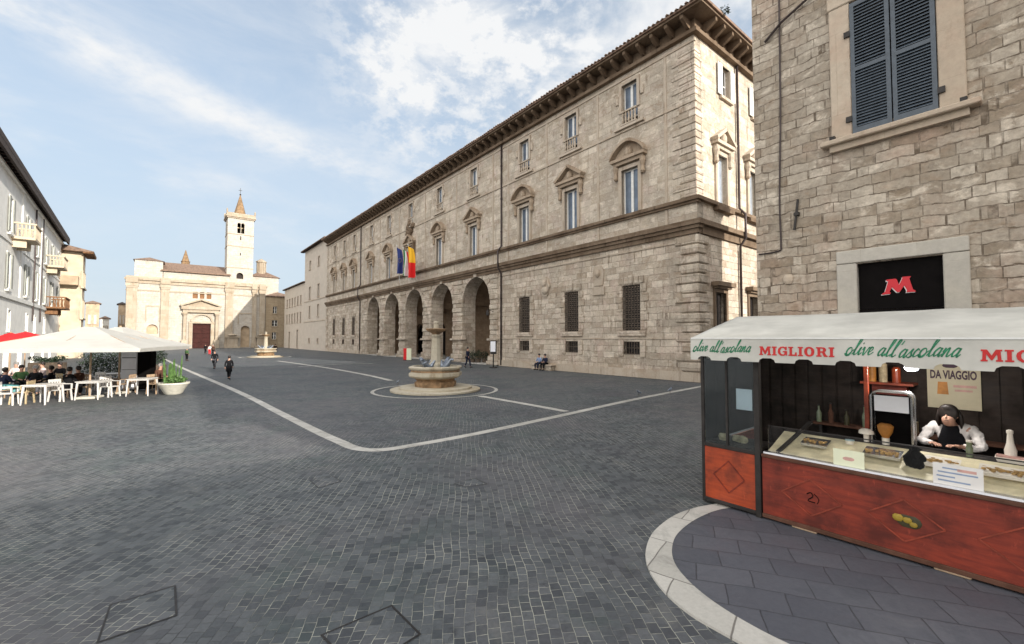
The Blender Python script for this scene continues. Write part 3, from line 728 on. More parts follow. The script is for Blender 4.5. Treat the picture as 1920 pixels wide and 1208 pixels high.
# rain pipes
for px_, py_ in ((-18.1, None), (-54.9, None), (None, 4.95)):
    t_ = MB()
    if py_ is None:
        t_.tube([(px_, -.12, 20.1), (px_, -.12, 10.75), (px_, -.5, 10.3), (px_, -.5, 8.8), (px_, -.14, 8.3), (px_, -.14, .1)], .075, 8)
        for z in (3, 6, 12, 15, 18): t_.lathe([(.1, 0), (.1, .09)], (px_, -.12 if z > 9 else -.14, z), 8)
    else:
        t_.tube([(X1 + .14, py_, 20.1), (X1 + .14, py_, 10.75), (X1 + .5, py_, 10.3), (X1 + .5, py_, 8.8), (X1 + .15, py_, 8.3), (X1 + .15, py_, .1)], .08, 8)
    t_.build('rain_pipe', M['pipe'], pal, True)
# reliefs between the grilled windows, coat of arms over the central arch
def bust(x, z, s, round_):
    m = MB()
    if round_:
        ring = [(x + .55 * s * math.cos(t), z + .8 * s * math.sin(t)) for t in [2 * math.pi * i / 20 for i in range(20)]]
        m.poly(ring, -.1, .05); m.ball((x - .05, -.12, z + .25), .3 * s, 10, 0, (.8, .7, 1.1)); m.ball((x + .05, -.1, z - .3), .42 * s, 10, 0, (1, .5, .8)); m.tube([(x + .3, -.12, z + .6), (x + .55, -.14, z), (x + .25, -.12, z - .8)], [.07, .1, .05], 6)
    else:
        m.poly([(x - .4, z - .6), (x + .4, z - .6), (x + .5, z + .3), (x + .3, z + .75), (x - .3, z + .75), (x - .5, z + .3)], -.1, .05)
        m.ball((x, -.14, z + .25), .25, 10, 0, (.8, .8, 1.2)); m.box(x - .55, x + .55, -.14, .05, z - 1.25, z - .7)
    o = m.build('relief', M['trim'], pal); return o
bx_, bz_ = P.p(1023, 538); bust(bx_, bz_, 1.0, True)
bx_, bz_ = P.p(1123, 520); bust(bx_, bz_, 1.0, False)
ca = MB()
for k in range(26):
    a_ = random.uniform(0, 6.28); r_ = random.uniform(.2, 1.0)
    ca.ball((-37.1 + r_ * math.cos(a_) * 1.0, -.15, 15.9 + r_ * math.sin(a_) * 1.3), random.uniform(.16, .34), 8, 0, (1, .8, 1.1))
for s in (-1, 1):
    ca.box(-37.1 + s * 1.15 - .2, -37.1 + s * 1.15 + .2, -.35, .05, 10.6, 14.2)
ca.build('coat_of_arms', M['trim_dark'], pal)
# wall lantern near the last arch
ln = MB(); ln.bar((-19.3, -.1, 4.9), (-19.3, -.75, 5.1), .04); ln.lathe([(.06, .0), (.16, .1), (.12, .45), (.02, .55)], (-19.3, -.75, 4.5), 6); ln.build('wall_lantern', M['iron'], pal)

# ------------------------------------------------------------------ annexe and low wing past the palace
def simple_building(name, label, cat, F_, x0, x1, depth, h, wallmat, wins_, roofmat, eave=.5, eavemat='eave', ww=1.0, glass='dark_glass', belts=(), framemat='trim', shutters=None, low_h=None, grp=None):
    t = thing(name, label, cat, F_.w(x0, 0), F_.a, grp)
    W = x1 - x0; m = MB()
    m.wall(0, W, 0, h, 0, .4, [(a - x0 - b / 2, a - x0 + b / 2, c, d) for a, b, c, d in wins_])
    m.box(0, .4, .4, depth, 0, h); m.box(W - .4, W, .4, depth, 0, h); m.box(.4, W - .4, depth - .4, depth, 0, h)
    m.build('wall', M[wallmat], t)
    r = MB(); e = eave
    zt = h + .02
    r.raw([(-e, -e, zt), (W + e, -e, zt), (W + e, depth + e, zt), (-e, depth + e, zt), (-e, -e, zt + .12), (W + e, -e, zt + .12), (W + e, depth + e, zt + .12), (-e, depth + e, zt + .12), (min(W, depth) * .5, depth / 2, zt + depth * .17), (W - min(W, depth) * .5 + .01, depth / 2, zt + depth * .17)],
          [(0, 3, 2, 1), (0, 1, 5, 4), (1, 2, 6, 5), (2, 3, 7, 6), (3, 0, 4, 7), (4, 5, 9, 8), (5, 6, 9), (6, 7, 8, 9), (7, 4, 8)])
    r.build('roof', M[roofmat], t)
    ev = MB(); k = max(2, int(W / .7))
    for i in range(k + 1): xx = -e + .1 + (W + 2 * e - .2) * i / k; ev.box(xx - .05, xx + .05, -e + .03, .0, h - .14, h + .015)
    ev.build('eave', M[eavemat], t)
    for zb in belts:
        q = MB(); q.box(-.02, W + .02, -.1, .1, zb, zb + .18); q.build('belt_course', M[framemat], t)
    for a, b, c, d in wins_:
        q = surround(b, c, d, .13, .06).build('window', M[framemat], t); q.location = (a - x0, 0, 0)
        casement(q, b, c, d, .2, glass, .06, True, 1)
        if shutters and d - c > 1.0:
            for s in (-1, 1):
                sh = MB(); sh.box(*sorted((s * (b / 2 + .02), s * (b / 2 + b * .52))), -.13, -.065, c, d)
                sh.build('shutter', M[shutters], q)
    return t
aw = []
for px_, in ((582,), (598,)):
    x_ = P.p(px_, 500)[0]
    aw += [(x_, 1.2, 10.9, 13.4), (x_, 1.1, 17.2, 19.0), (x_, 1.1, 6.9, 9.3), (x_, .9, 1.6, 2.4)]
simple_building('stone_annexe', 'plain pale four storey annexe at the far end of the arcaded palace', 'building', P, -91.3, XL - .06, 18, 21.6, 'annexe', aw, 'tile', .8, ww=1.1, belts=(10.3, 5.9))
lw_ = []
for i in range(6):
    x_ = -94.6 - i * 2.9
    lw_ += [(x_, 1.0, 10.2, 12.2), (x_, 1.0, 6.2, 8.4)]
lw_ += [(-97.4, 1.3, .2, 4.4), (-106, 1.2, .2, 4.0)]
simple_building('low_wing', 'lower cream house row between the tall annexe and the church', 'building', P, -112.5, -91.36, 12, 14.9, 'annexe', lw_, 'tile', .5)

# ------------------------------------------------------------------ the church
K = Frame((-64.35 - .786 * 26.5, 113.7 - .618 * 26.5), R(38.16))
ch = thing('church', 'pale sunlit travertine church with a square bell tower at the far end of the square', 'church', K.w(0, 0), K.a)
cw = MB()
cw.wall(-1.0, 26.4, 0, 15.0, 0, .8, [(11.15, 14.7, 0, 5.9), (11.0, 12.0, 12.0, 13.6), (12.4, 13.3, 12.0, 13.6), (13.75, 14.7, 12.0, 13.6)], [(21.0, 23.0, .2, 4.6), (2.7, 4.7, 3.4, 4.6)])
cw.box(-1.0, -.2, .8, 40, 0, 15); cw.box(25.6, 26.4, .8, 14, 0, 15); cw.box(-.2, 25.6, .8, 39, 14.6, 14.99)
cw.build('facade', M['church'], ch)
q = MB(); q.box(20.9, 23.1, .9, 1.1, .2, 5.7); q.build('niche', M['brown_plaster'], ch); q = MB(); q.box(2.6, 4.8, .5, .7, 3.3, 5.7); q.build('niche', M['brown_plaster'], ch)
at = MB(); at.box(5.4, 18.4, .6, 30, 16.5, 18.3); at.build('attic_wall', M['church'], ch)
rb = MB(); rb.raw([(5.0, .1, 18.3), (18.6, .1, 18.3), (18.6, 8, 21.2), (5.0, 8, 21.2), (5.0, 30, 18.3), (18.6, 30, 18.3)], [(0, 1, 2, 3), (3, 2, 5, 4), (0, 3, 4), (1, 5, 2), (0, 4, 5, 1)])
rb.box(4.9, 18.7, -.05, .3, 18.1, 18.32)
rb.build('roof', M['tile'], ch)
lb = MB(); lb.box(.3, 5.3, .5, 8, 16.45, 20.3); lb.build('attic_block', M['church'], ch)
rb = MB(); rb.raw([(.0, .2, 20.3), (5.6, .2, 20.3), (5.6, 8.3, 20.3), (0, 8.3, 20.3), (2.8, 4, 21.5)], [(0, 1, 4), (1, 2, 4), (2, 3, 4), (3, 0, 4), (0, 3, 2, 1)]); rb.build('roof', M['tile'], ch)
# entablature with breaks over the pilasters
en = MB()
en.box(-1.15, 26.55, -.25, .6, 14.9, 15.4); en.box(-1.3, 26.7, -.55, .62, 15.62, 16.1); en.box(-1.1, 26.5, -.2, .58, 15.402, 15.618); en.box(-1.0, 26.4, -.1, .7, 16.102, 16.5)
en.box(-1.1, 26.5, -.12, .3, 13.2, 13.45)
PIL = [(-.9, .9), (5.1, 6.6), (17.6, 19.2), (23.4, 24.3), (25.0, 26.2)]
for a, b in PIL: en.box(a - .15, b + .15, -.78, -.1, 14.95, 16.3)
en.build('entablature', M['church_trim'], ch)
for a, b in PIL:
    m = MB(); m.box(a, b, -.45, .1, 1.4, 13.8); m.box(a - .15, b + .15, -.6, .1, .02, 1.38); m.box(a - .08, b + .08, -.55, .1, 13.8, 14.2); m.box(a - .18, b + .18, -.62, .1, 14.2, 14.88); m.build('pilaster', M['church_trim'], ch)
# panels
pn = MB()
for a, b, c, d in ((2.4, 5.0, 6.2, 9.7), (20.3, 23.6, 5.9, 8.6)):
    pn.box(a, b, -.1, .1, d, d + .25); pn.box(a, a + .2, -.1, .1, c, d - .002); pn.box(b - .2, b, -.1, .1, c, d - .002)
pn.build('panel_moulding', M['church_trim'], ch)
# portal
pt = MB()
pt.box(8.9, 16.6, -1.1, .1, 9.3, 10.1); pt.box(9.2, 16.3, -.8, .1, 8.6, 9.28)
pt.bar((8.7, -.55, 10.2), (12.75, -.55, 11.7), 1.2, .35); pt.bar((16.8, -.55, 10.2), (12.75, -.55, 11.7), 1.2, .35)
pt.poly([(9.3, 10.1), (16.2, 10.1), (12.75, 11.45)], -.4, .1)
for x in (9.6, 15.9):
    pt.box(x - .55, x + .55, -1.05, .1, .02, 2.0); pt.lathe([(.42, 0), (.36, .3), (.38, 2.5), (.32, 5.8), (.5, 6.3)], (x, -.6, 2.0), 12); pt.box(x - .5, x + .5, -.95, .1, 8.3, 8.6)
for s, x in ((-1, 10.75), (1, 15.1)): pt.box(x - .35, x + .35, -.3, .1, .02, 6.0)
pt.box(10.4, 15.5, -.35, .1, 6.0, 6.35)
n = 14
for k in range(n):
    t0, t1 = math.pi * k / n, math.pi * (k + 1) / n; r0, r1 = 1.9, 2.25
    pt.poly([(12.93 - r0 * math.cos(t0), 6.4 + r0 * math.sin(t0) * .85), (12.93 - r1 * math.cos(t0), 6.4 + r1 * math.sin(t0) * .85), (12.93 - r1 * math.cos(t1), 6.4 + r1 * math.sin(t1) * .85), (12.93 - r0 * math.cos(t1), 6.4 + r0 * math.sin(t1) * .85)], -.4, .1)
pt.build('portal', M['church_trim'], ch)
d = MB(); d.box(11.15, 14.7, .3, .4, 0.02, 5.9)
for i in range(2):
    for j in range(5): d.cbox(11.3 + i * 1.72, 12.85 + i * 1.72, .24, .32, .3 + j * 1.1, 1.2 + j * 1.1, .03)
d.build('door', M['door_red'], ch)
for x in (11.5, 12.85, 14.22):
    q = MB(); q.box(x - .6, x + .6, .3, .35, 12.0, 13.6); q.build('window', M['eave_brown'], ch)
for x in (19.2, 25.6):
    m = MB(); m.box(x - 1.6, x + 1.6, -1.6, .0, .02, .5); m.box(x - 1.1, x + 1.1, -1.2, -.1, .5, 2.6); m.box(x - 1.5, x + 1.5, -1.5, -.02, 2.6, 2.9)
    m.lathe([(.5, 0), (1.1, .3), (.1, .7)], (x, -.8, 2.9), 10); m.build('monument', M['church_trim'], ch)
# tower
TX0, TX1 = 17.8, 23.5; TW = TX1 - TX0
tw = thing('dummy', None, None) if False else None
tm = MB(); TY = .95
for rz in range(4):
    m = MB(); ops = [] ; arc_ = []
    if rz in (0, 1, 3): arc_ = [(TW / 2 - .78, TW / 2 - .05, 29.3, 31.6), (TW / 2 + .05, TW / 2 + .78, 29.3, 31.6)]
    if rz == 0: arc_.append((TW / 2 - .75, TW / 2 + .75, 17.6, 18.4)); ops = [(TW / 2 - .12, TW / 2 + .12, 27.6, 28.6), (TW / 2 - .1, TW / 2 + .1, 23.6, 24.3)]
    m.wall(0.0, TW, 15.0, 33.3, 0, .6, ops, arc_, sides=False)
    m.move((-TW / 2, -TW / 2, 0)); m.rot(rz * math.pi / 2); m.move((TX0 + TW / 2, TY + TW / 2, 0)); tm.raw(m.v, m.f)
tm.build('bell_tower', M['church'], ch)
tt = MB(); e = .12
def ring_box(mb, e, z0, z1, t=.3):
    mb.box(TX0 - e, TX1 + e, TY - e, TY + t, z0, z1); mb.box(TX0 - e, TX1 + e, TY + TW - t, TY + TW + e, z0, z1)
    mb.box(TX0 - e, TX0 + t, TY + t, TY + TW - t, z0, z1); mb.box(TX1 - t, TX1 + e, TY + t, TY + TW - t, z0, z1)
for z in (20.3, 25.8, 28.9): ring_box(tt, .1, z, z + .2)
ring_box(tt, .25, 33.0, 33.3); ring_box(tt, .45, 33.32, 33.6)
for i in range(0):
    x = TX0 - .25 + i * (TW + .5) / 8; tt.box(x - .14, x + .14, TY - .35, TY - .1, 33.6, 34.5); tt.box(x - .14, x + .14, TY + TW + .1, TY + TW + .35, 33.6, 34.5)
for i in range(0):
    y_ = TY - .25 + i * (TW + .5) / 8; tt.box(TX0 - .35, TX0 - .1, y_ - .14, y_ + .14, 33.6, 34.5); tt.box(TX1 + .1, TX1 + .35, y_ - .14, y_ + .14, 33.6, 34.5)
ring_box(tt, .32, 33.6, 34.35, -.1)
for sx_ in (TX0 - .2, TX1 + .2):
    for sy_ in (TY - .2, TY + TW + .2): tt.lathe([(.22, 0), (.16, .5), (.2, .6), (.05, 1.0)], (sx_, sy_, 34.35), 6)
tt.box(TX0 + .3, TX1 - .3, TY + .3, TY + TW - .3, 33.3, 33.9)
tt.build('tower_cornice', M['church_trim'], ch)
spi = MB(); cxx, cyy = (TX0 + TX1) / 2 , TY + TW / 2
spi.lathe([(1.6, 0), (1.6, .7), (1.45, .8), (.1, 6.2)], (cxx, cyy, 33.7), 8)
spi.build('spire', M['tile_pale'], ch)
cr = MB(); cr.ball((cxx, cyy, 40.1), .22, 8); cr.bar((cxx, cyy, 40.0), (cxx, cyy, 41.8), .09); cr.bar((cxx - .4, cyy, 41.2), (cxx + .4, cyy, 41.2), .09); cr.build('cross', M['iron'], ch)
be = MB(); be.lathe([(.1, 1.1), (.3, 1.0), (.36, .5), (.6, .0)], (cxx + .1, TY + 1.2, 29.7), 12); be.box(cxx - .9, cxx + .9, TY + 1.1, TY + 1.3, 30.8, 31.0); be.build('bell', M['bronze'], ch)
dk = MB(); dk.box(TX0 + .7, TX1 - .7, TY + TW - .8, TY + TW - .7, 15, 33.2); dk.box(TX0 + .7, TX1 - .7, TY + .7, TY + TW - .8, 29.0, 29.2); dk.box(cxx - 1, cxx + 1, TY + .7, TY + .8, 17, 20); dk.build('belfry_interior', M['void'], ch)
# chapel with lantern at the right, small spirelet
cpl = MB(); cpl.box(23.6, 30.2, 5.0, 14, 0, 19.0); cpl.build('chapel', M['church'], ch)
q = MB(); q.raw([(23.2, 4.6, 19.0), (30.6, 4.6, 19.0), (30.6, 14.4, 19.0), (23.2, 14.4, 19.0), (26.8, 9.5, 21.4)], [(0, 1, 4), (1, 2, 4), (2, 3, 4), (3, 0, 4), (0, 3, 2, 1)]); q.build('roof', M['tile'], ch)
q = MB(); q.lathe([(1.1, 0), (1.1, 3.2), (1.35, 3.3), (1.35, 3.6), (.9, 3.9), (.1, 4.4)], (26.4, 8, 20.0), 8)
for k in range(8): a_ = math.pi * 2 * (k + .5) / 8; q.bar((26.4 + 1.12 * math.cos(a_), 8 + 1.12 * math.sin(a_), 20.6), (26.4 + 1.12 * math.cos(a_), 8 + 1.12 * math.sin(a_), 23.2), .16)
q.build('lantern', M['church_trim'], ch)
q = MB(); q.lathe([(.9, 0), (.9, 2.2), (1.05, 2.4), (.8, 2.5), (.06, 5.4)], (9.7, 12, 20.0), 8); q.build('small_spire', M['tile_pale'], ch)
# brown house beside the church
shw = [(28.5, .9, 9.0, 10.8), (28.5, 1.3, 5.4, 7.2), (28.6, 1.0, 2.4, 4.0)]
simple_building('side_house', 'narrow brown stone house between the church and the low cream wing', 'house', K, 26.45, 33.5, 10, 13.4, 'side_house', [(28.6, .9, 9.0, 10.8), (28.6, 1.3, 5.6, 7.2), (28.5, 1.0, 2.2, 4.0)], 'tile', .4, framemat='side_house')

# ------------------------------------------------------------------ left side of the square
_a = math.atan2(.754, -.657); _e = Frame((-31.7, 27.), _a); Lf = Frame(_e.w(0, .6), _a)
def lp(px, py): return Lf.p(px, py)
lb_x0, lb_x1 = -14.0, Lf.p(130, 452, -.6)[0] - .5; BHX = Lf.p(172, 508, -.75)[0] - .75; BHH = Lf.p(172, 508, -.75)[1] - .1
H = 14.5
lt = thing('white_house', 'long white three storey house with dark overhanging eave on the left of the square', 'house', Lf.w(0, 0), Lf.a)
tops = []; mids = []; lows = []
for px_ in (16, 50, 69, 85, 98, 110):
    x_ = lp(px_, 480)[0]; tops.append((x_ - .5, x_ + .5, 10.0, 12.5)); mids.append((x_ - .5, x_ + .5, 6.0, 8.6))
for k in range(3): tops.append((-4 - k * 3.8, -3 - k * 3.8, 10, 12.5)); mids.append((-4 - k * 3.8, -3 - k * 3.8, 6.0, 8.6))
for px_ in (15, 49, 64, 82): x_ = lp(px_, 620)[0]; lows.append((x_ - .4, x_ + .4, 3.1, 4.5))
doors = [(x - .9, x + .9, 0, 2.8) for x in (1.5, 6.0, 11, 17, 23, 28) if x < lb_x1 - 1.5]
print('lb', lb_x1, BHX, [round(t_[0], 1) for t_ in tops])
m = MB(); m.wall(lb_x0, lb_x1, 0, H, 0, .4, tops + mids + lows + doors); m.box(lb_x0, lb_x0 + .4, .4, 14, 0, H); m.box(lb_x1 - .4, lb_x1, .4, 14, 0, H); m.build('wall', M['pale_plaster'], lt)
m = MB(); m.box(lb_x0, lb_x1 + .05, -.12, .1, 5.3, 5.6); m.box(lb_x0, lb_x1 + .05, -.07, .1, 9.3, 9.48); m.box(lb_x0, lb_x1 + .1, -.2, .1, 13.9, 14.1)
for xx in (10.0, 19.5): m.box(xx - .3, xx + .3, -.08, .1, 5.62, 13.88)
m.build('belt_course', M['pale_plaster'], lt)
m = MB(); m.raw([(lb_x0, -.66, H - .05), (lb_x1 + .5, -.66, H - .05), (lb_x1 + .9, 15, H - .05), (lb_x0, 15, H - .05), (lb_x0, -.66, H + .32), (lb_x1 + .5, -.66, H + .32), (lb_x1 + .9, 15, H + .32), (lb_x0, 15, H + .32), (lb_x0, 7, H + 2.2), (lb_x1 - 6, 7, H + 2.2)],
                [(0, 3, 2, 1), (0, 1, 5, 4), (1, 2, 6, 5), (2, 3, 7, 6), (3, 0, 4, 7), (4, 5, 9, 8), (5, 6, 9), (6, 7, 8, 9), (7, 4, 8)]); m.build('roof', M['eave'], lt)
m = MB(); xx = lb_x0 + .3
while xx < lb_x1: m.box(xx - .07, xx + .07, -.6, 0, H - .3, H - .052); xx += .8
m.build('eave_rafters', M['eave'], lt); m = MB(); m.box(lb_x0, lb_x1 + .45, -.65, -.5, H - .45, H - .053); m.build('soffit_shade', M['eave'], lt)  # dark box added in place of the shaded soffit under the eave
proto = None
for a, b, c, d_ in tops + mids:
    if proto is None:
        proto = surround(b - a, 0, d_ - c, .12, .05).build('window', M['pale_plaster'], lt); casement(proto, b - a, 0, d_ - c, .2, 'curtain', .06, True, 2)
        for s in (-1, 1):
            s_ = MB(); s_.box(*sorted((s * .52, s * 1.0)), -.12, -.06, 0, 2.5); s_.build('shutter', M['shutter_grey'], proto)
        proto.location = ((a + b) / 2, 0, c)
    else: copy_part(proto, lt, ((a + b) / 2, 0, c))
for a, b, c, d_ in lows:
    o = surround(b - a, c, d_, .1, .04).build('window', M['pale_plaster'], lt); o.location = ((a + b) / 2, 0, 0); q = MB(); q.box(-.4, .4, .2, .24, c, d_); q.build('pane', M['dark_glass'], o)
for a, b, c, d_ in doors:
    o = MB(); o.box(a, b, .3, .35, .02, d_); o.build('shop_door', M['brown_cloth'], lt)
def balcony(x, z, w_, dep, mat, open_=True):
    m = MB(); m.box(x - w_ / 2, x + w_ / 2, -dep, 0, z - .18, z); m.box(x - w_ / 2, x + w_ / 2, -dep - .04, -dep + .14, z + .92, z + 1.04)
    for s in (-1, 1): m.box(*sorted((x + s * w_ / 2, x + s * (w_ / 2 - .14))), -dep + .14, 0, z + .92, z + 1.04); m.poly([(0, 0)] * 0 or [(x + s * w_ * .32 - .1, z - .18), (x + s * w_ * .32 + .1, z - .18), (x + s * w_ * .32 + .1, z - .75), (x + s * w_ * .32 - .1, z - .75)], -dep * .6, 0)
    k = int(w_ / .22)
    for i in range(k + 1): m.lathe([(.04, 0), (.075, .3), (.035, .6), (.05, .92)], (x - w_ / 2 + .08 + (w_ - .16) * i / k, -dep + .06, z), 6)
    for i in range(4):
        for s in (-1, 1): m.lathe([(.04, 0), (.075, .3), (.035, .6), (.05, .92)], (x + s * (w_ / 2 - .07), -dep + .3 + i * (dep - .4) / 4, z), 6)
    return m
balcony(lp(28, 440)[0], 9.9, 2.6, 1.2, 'x').build('balcony', M['beige_plaster'], lt)
balcony(lp(90, 500)[0], 9.9, 3.4, 1.3, 'x').build('balcony', M['beige_plaster'], lt)
balcony(lp(88, 590)[0], 5.7, 4.2, 1.5, 'x').build('balcony', M['eave_brown'], lt)
m = MB()
for px_ in (62, 76): x_ = lp(px_, 500)[0]; m.tube([(x_, -.1, 14), (x_, -.1, 4.0)], .06, 6)
m.build('rain_pipe', M['pipe'], lt)
# awning over the cafe door, red parasols come later
# second house
bw_ = []; Bf = Frame(Lf.w(0, -1.9), _a); BX0 = lb_x1 + .3; BX1 = Bf.p(158, 560)[0]
print('beige', BX0, BX1)

for k in range(4):
    x_ = BX0 + (BX1 - BX0) * (k + .5) / 4; bw_ += [(x_, 1.1, 8.9, 10.8), (x_, 1.1, 5.0, 7.3), (x_, 1.3, .1, 2.9)]
bh_ = simple_building('beige_house', 'beige house with broad brown eave beyond the white house', 'house', Bf, BX0, BX1, 12, 13.2, 'beige_plaster', bw_, 'tile', 1.0, 'eave_brown', framemat='beige_plaster')
q = MB(); q.box(-1.3, -.02, .3, 2.6, 9.0, 9.2); q.box(-1.3, -1.22, .3, 2.6, 9.2, 10.1); q.box(-1.22, -.02, .3, .38, 9.2, 10.1); q.build('balcony', M['brown_plaster'], bh_)
q = MB(); q.box(-.95, W0_ if False else BX1 - BX0 + .95, -.97, -.05, 13.05, 13.19); q.build('soffit', M['eave_brown'], bh_)
def far_house(px0, px1, ptop, depth, label, wall, roof, name='far_house', win=True, dep=5):
    a = at_depth(px0, ptop, depth); b = at_depth(px1, ptop, depth)
    F_ = Frame((a.x, a.y), -math.atan2((a.x + b.x) / 2, depth)); W = (b.x - a.x) * math.cos(F_.a); h = a.z
    wl_ = [(W * .3, W * .16, h * .55, h * .75), (W * .72, W * .16, h * .55, h * .75), (W * .3, W * .16, h * .15, h * .38), (W * .72, W * .16, h * .15, h * .38)] if win else []
    return simple_building(name, label, 'house', F_, 0, W, dep, h, wall, wl_, roof, .35, framemat='trim')
far_house(161, 187, 569, 105, 'small brownish house with grey roof behind the beige house', 'brown_plaster', 'tile')
far_house(189, 205, 598, 112, 'tiny low white house farthest back on the left', 'pale_plaster', 'tile')
far_house(222, 236, 571, 118, 'narrow dark house peeping out left of the church', 'brown_plaster', 'eave')

# ------------------------------------------------------------------ stone building at the right
RB = Frame((6.366, 11.32), A0)
rb_ = thing('stone_building', 'rough brown stone building with grey shutters rising behind the market stall', 'building', RB.w(0, 0), A0)
HR = 12.7
m = MB(); m.wall(0.03, 17, 0, HR, 0, .55, [(2.13, 3.53, 7.17, 10.05), (2.13, 3.5, 0, 4.15), (8.5, 9.9, 7.17, 10.05), (8.5, 9.9, 0, 4.15)])
m.box(.03, .6, .55, 16, 0, HR); m.box(16.4, 17, .55, 16, 0, HR); m.box(.6, 16.4, 15.5, 16, 0, HR); m.build('wall', M['right'], rb_)
m = MB(); m.box(-.4, 17.4, -.5, 16.4, HR + .02, HR + .3); m.raw([(-.5, -.6, HR + .302), (17.5, -.6, HR + .302), (17.5, 16.5, HR + .302), (-.5, 16.5, HR + .302), (8.5, 8, HR + 2.2)], [(0, 1, 4), (1, 2, 4), (2, 3, 4), (3, 0, 4), (0, 3, 2, 1)]); m.build('roof', M['tile'], rb_)
def shutter_window(x):
    o = MB(); w0 = .7
    o.cbox(-w0 - .39, -w0, -.07, .15, 7.02, 10.1, .015); o.cbox(w0, w0 + .39, -.07, .15, 7.02, 10.1, .015); o.cbox(-w0 - .42, w0 + .42, -.09, .15, 10.1, 10.5, .02)
    win_ = o.build('window', M['right_trim'], rb_); win_.location = (x, 0, 0)
    s_ = MB(); s_.cbox(-1.28, 1.28, -.24, .12, 6.9, 7.015, .02); s_.box(-1.12, 1.12, -.12, .1, 6.76, 6.898); s_.build('sill', M['right_trim'], win_)
    for s in (-1, 1):
        l_ = MB(); a, b = (-.69, -.012) if s < 0 else (.012, .69); y0, y1 = -.09, -.04
        z0, z1 = 7.06, 10.04; st = .075
        l_.box(a, a + st, y0, y1, z0, z1); l_.box(b - st, b, y0, y1, z0, z1)
        mids_ = [z0, z0 + 1.42, z1 - .12]
        for zz, hh in ((z0, .12), (z0 + 1.40, .09), (z1 - .1, .1)): l_.box(a + st, b - st, y0, y1, zz, zz + hh)
        for za, zb in ((z0 + .13, z0 + 1.39), (z0 + 1.5, z1 - .11)):
            n = 19
            for i in range(n):
                zz = za + (zb - za) * (i + .5) / n
                l_.raw([(a + st, y0 + .004, zz - .028), (b - st, y0 + .004, zz - .028), (b - st, y1 - .004, zz + .02), (a + st, y1 - .004, zz + .02), (a + st, y0 + .004, zz - .016), (b - st, y0 + .004, zz - .016), (b - st, y1 - .004, zz + .032), (a + st, y1 - .004, zz + .032)],
                       [(0, 3, 2, 1), (4, 5, 6, 7), (0, 1, 5, 4), (1, 2, 6, 5), (2, 3, 7, 6), (3, 0, 4, 7)])
        l_.build('shutter', M['shutter'], win_)
    h_ = MB()
    for s in (-1, 1):
        for zz in (7.35, 9.3): h_.box(*sorted((s * .69, s * .8)), -.12, -.07, zz, zz + .12)
        h_.box(*sorted((s * 1.0, s * 1.1)), -.2, -.1, 6.98, 7.1)
    h_.build('hinge', M['iron'], win_)
    d_ = MB(); d_.box(-.7, .7, .2, .25, 7.1, 10.1); d_.build('pane', M['void'], win_)
shutter_window(2.83); shutter_window(9.2)
dm = MB(); dm.cbox(1.76, 2.13, -.06, .2, .02, 4.16, .015); dm.cbox(3.5, 3.87, -.06, .2, .02, 4.16, .015); dm.cbox(1.76, 3.87, -.065, .2, 4.17, 4.46, .015)
M['door_frame'] = stone('pale_door_frame', (.40, .37, .32), (.50, .47, .42), (.5, .46, .38), (.3, .26, .2), .9, 1.0, .006, .2, (.3, .25, .2), .5, .3, .1)
dm.build('door_frame', M['door_frame'], rb_)
sg = MB(); sg.box(2.14, 3.49, .08, .12, 3.13, 4.14); sg.box(2.14, 3.49, .04, .1, 3.06, 3.12)
sgn = sg.build('door_sign', M['black'], rb_)
gl = MB(); gl.box(2.14, 3.49, .2, .24, .02, 3.05); gl.build('door', M['dark_glass'], rb_)
Mp = [(445, 700), (575, 692), (585, 672), (562, 660), (603, 575), (680, 670), (722, 668), (792, 558), (833, 645), (825, 682), (965, 680), (950, 655), (922, 640), (872, 442), (900, 405), (770, 402), (765, 432), (715, 545), (682, 442), (660, 425), (520, 432), (520, 456), (548, 466), (495, 650), (440, 690)]
def mz(p): return (2.53 + (p[0] - 440) / 525 * .55, 3.425 + (705 - p[1]) / 305 * .36)
w_ = MB(); w_.poly([(x - .016, z - .014) for x, z in [mz(p) for p in Mp]], .060, .079); M['letter_white'] = plain('white_letter', (.7, .68, .66), .5, var=.04); M['letter_red'] = plain('red_letter', (.55, .008, .02), .5, var=.05)
lo_ = w_.build('letter_outline', M['letter_white'], sgn)
w_ = MB(); w_.poly([mz(p) for p in Mp], .045, .0595); w_.build('letter', M['letter_red'], sgn)
# cable, pipe, anchor, ring
def bits(name, mb, mat): return mb.build(name, mat, rb_)
x0_, z0_ = RB.p(1462, 30); x1_, z1_ = RB.p(1465, 468)
q = MB(); q.tube(catmull([(x0_ + .02, -.04, HR - .2), (x0_, -.04, 10.2), (x0_ - .02, -.05, 8.0), (x1_, -.04, 6.0), (x1_ + .01, -.04, 4.85), (x1_ - .05, -.04, 4.68), (.1, -.04, 4.66)], 5), .02, 6); bits('cable', q, M['pipe'])
q = MB(); q.tube([(.35, -.05, 10.15), (.75, -.09, 10.42), (1.5, -.09, 10.75)], .03, 6); bits('cable', q, M['pipe'])
q = MB(); q.bar((1.02, -.05, 5.87), (.93, -.05, 5.14), .045, .03); q.box(.93, 1.04, -.09, 0, 5.48, 5.56); bits('wall_anchor', q, M['iron'])
q = MB(); q.ball((.76, -.02, 3.95), .12, 10, 0, (1, .5, 1.2)); bits('stone_boss', q, M['right_trim'])
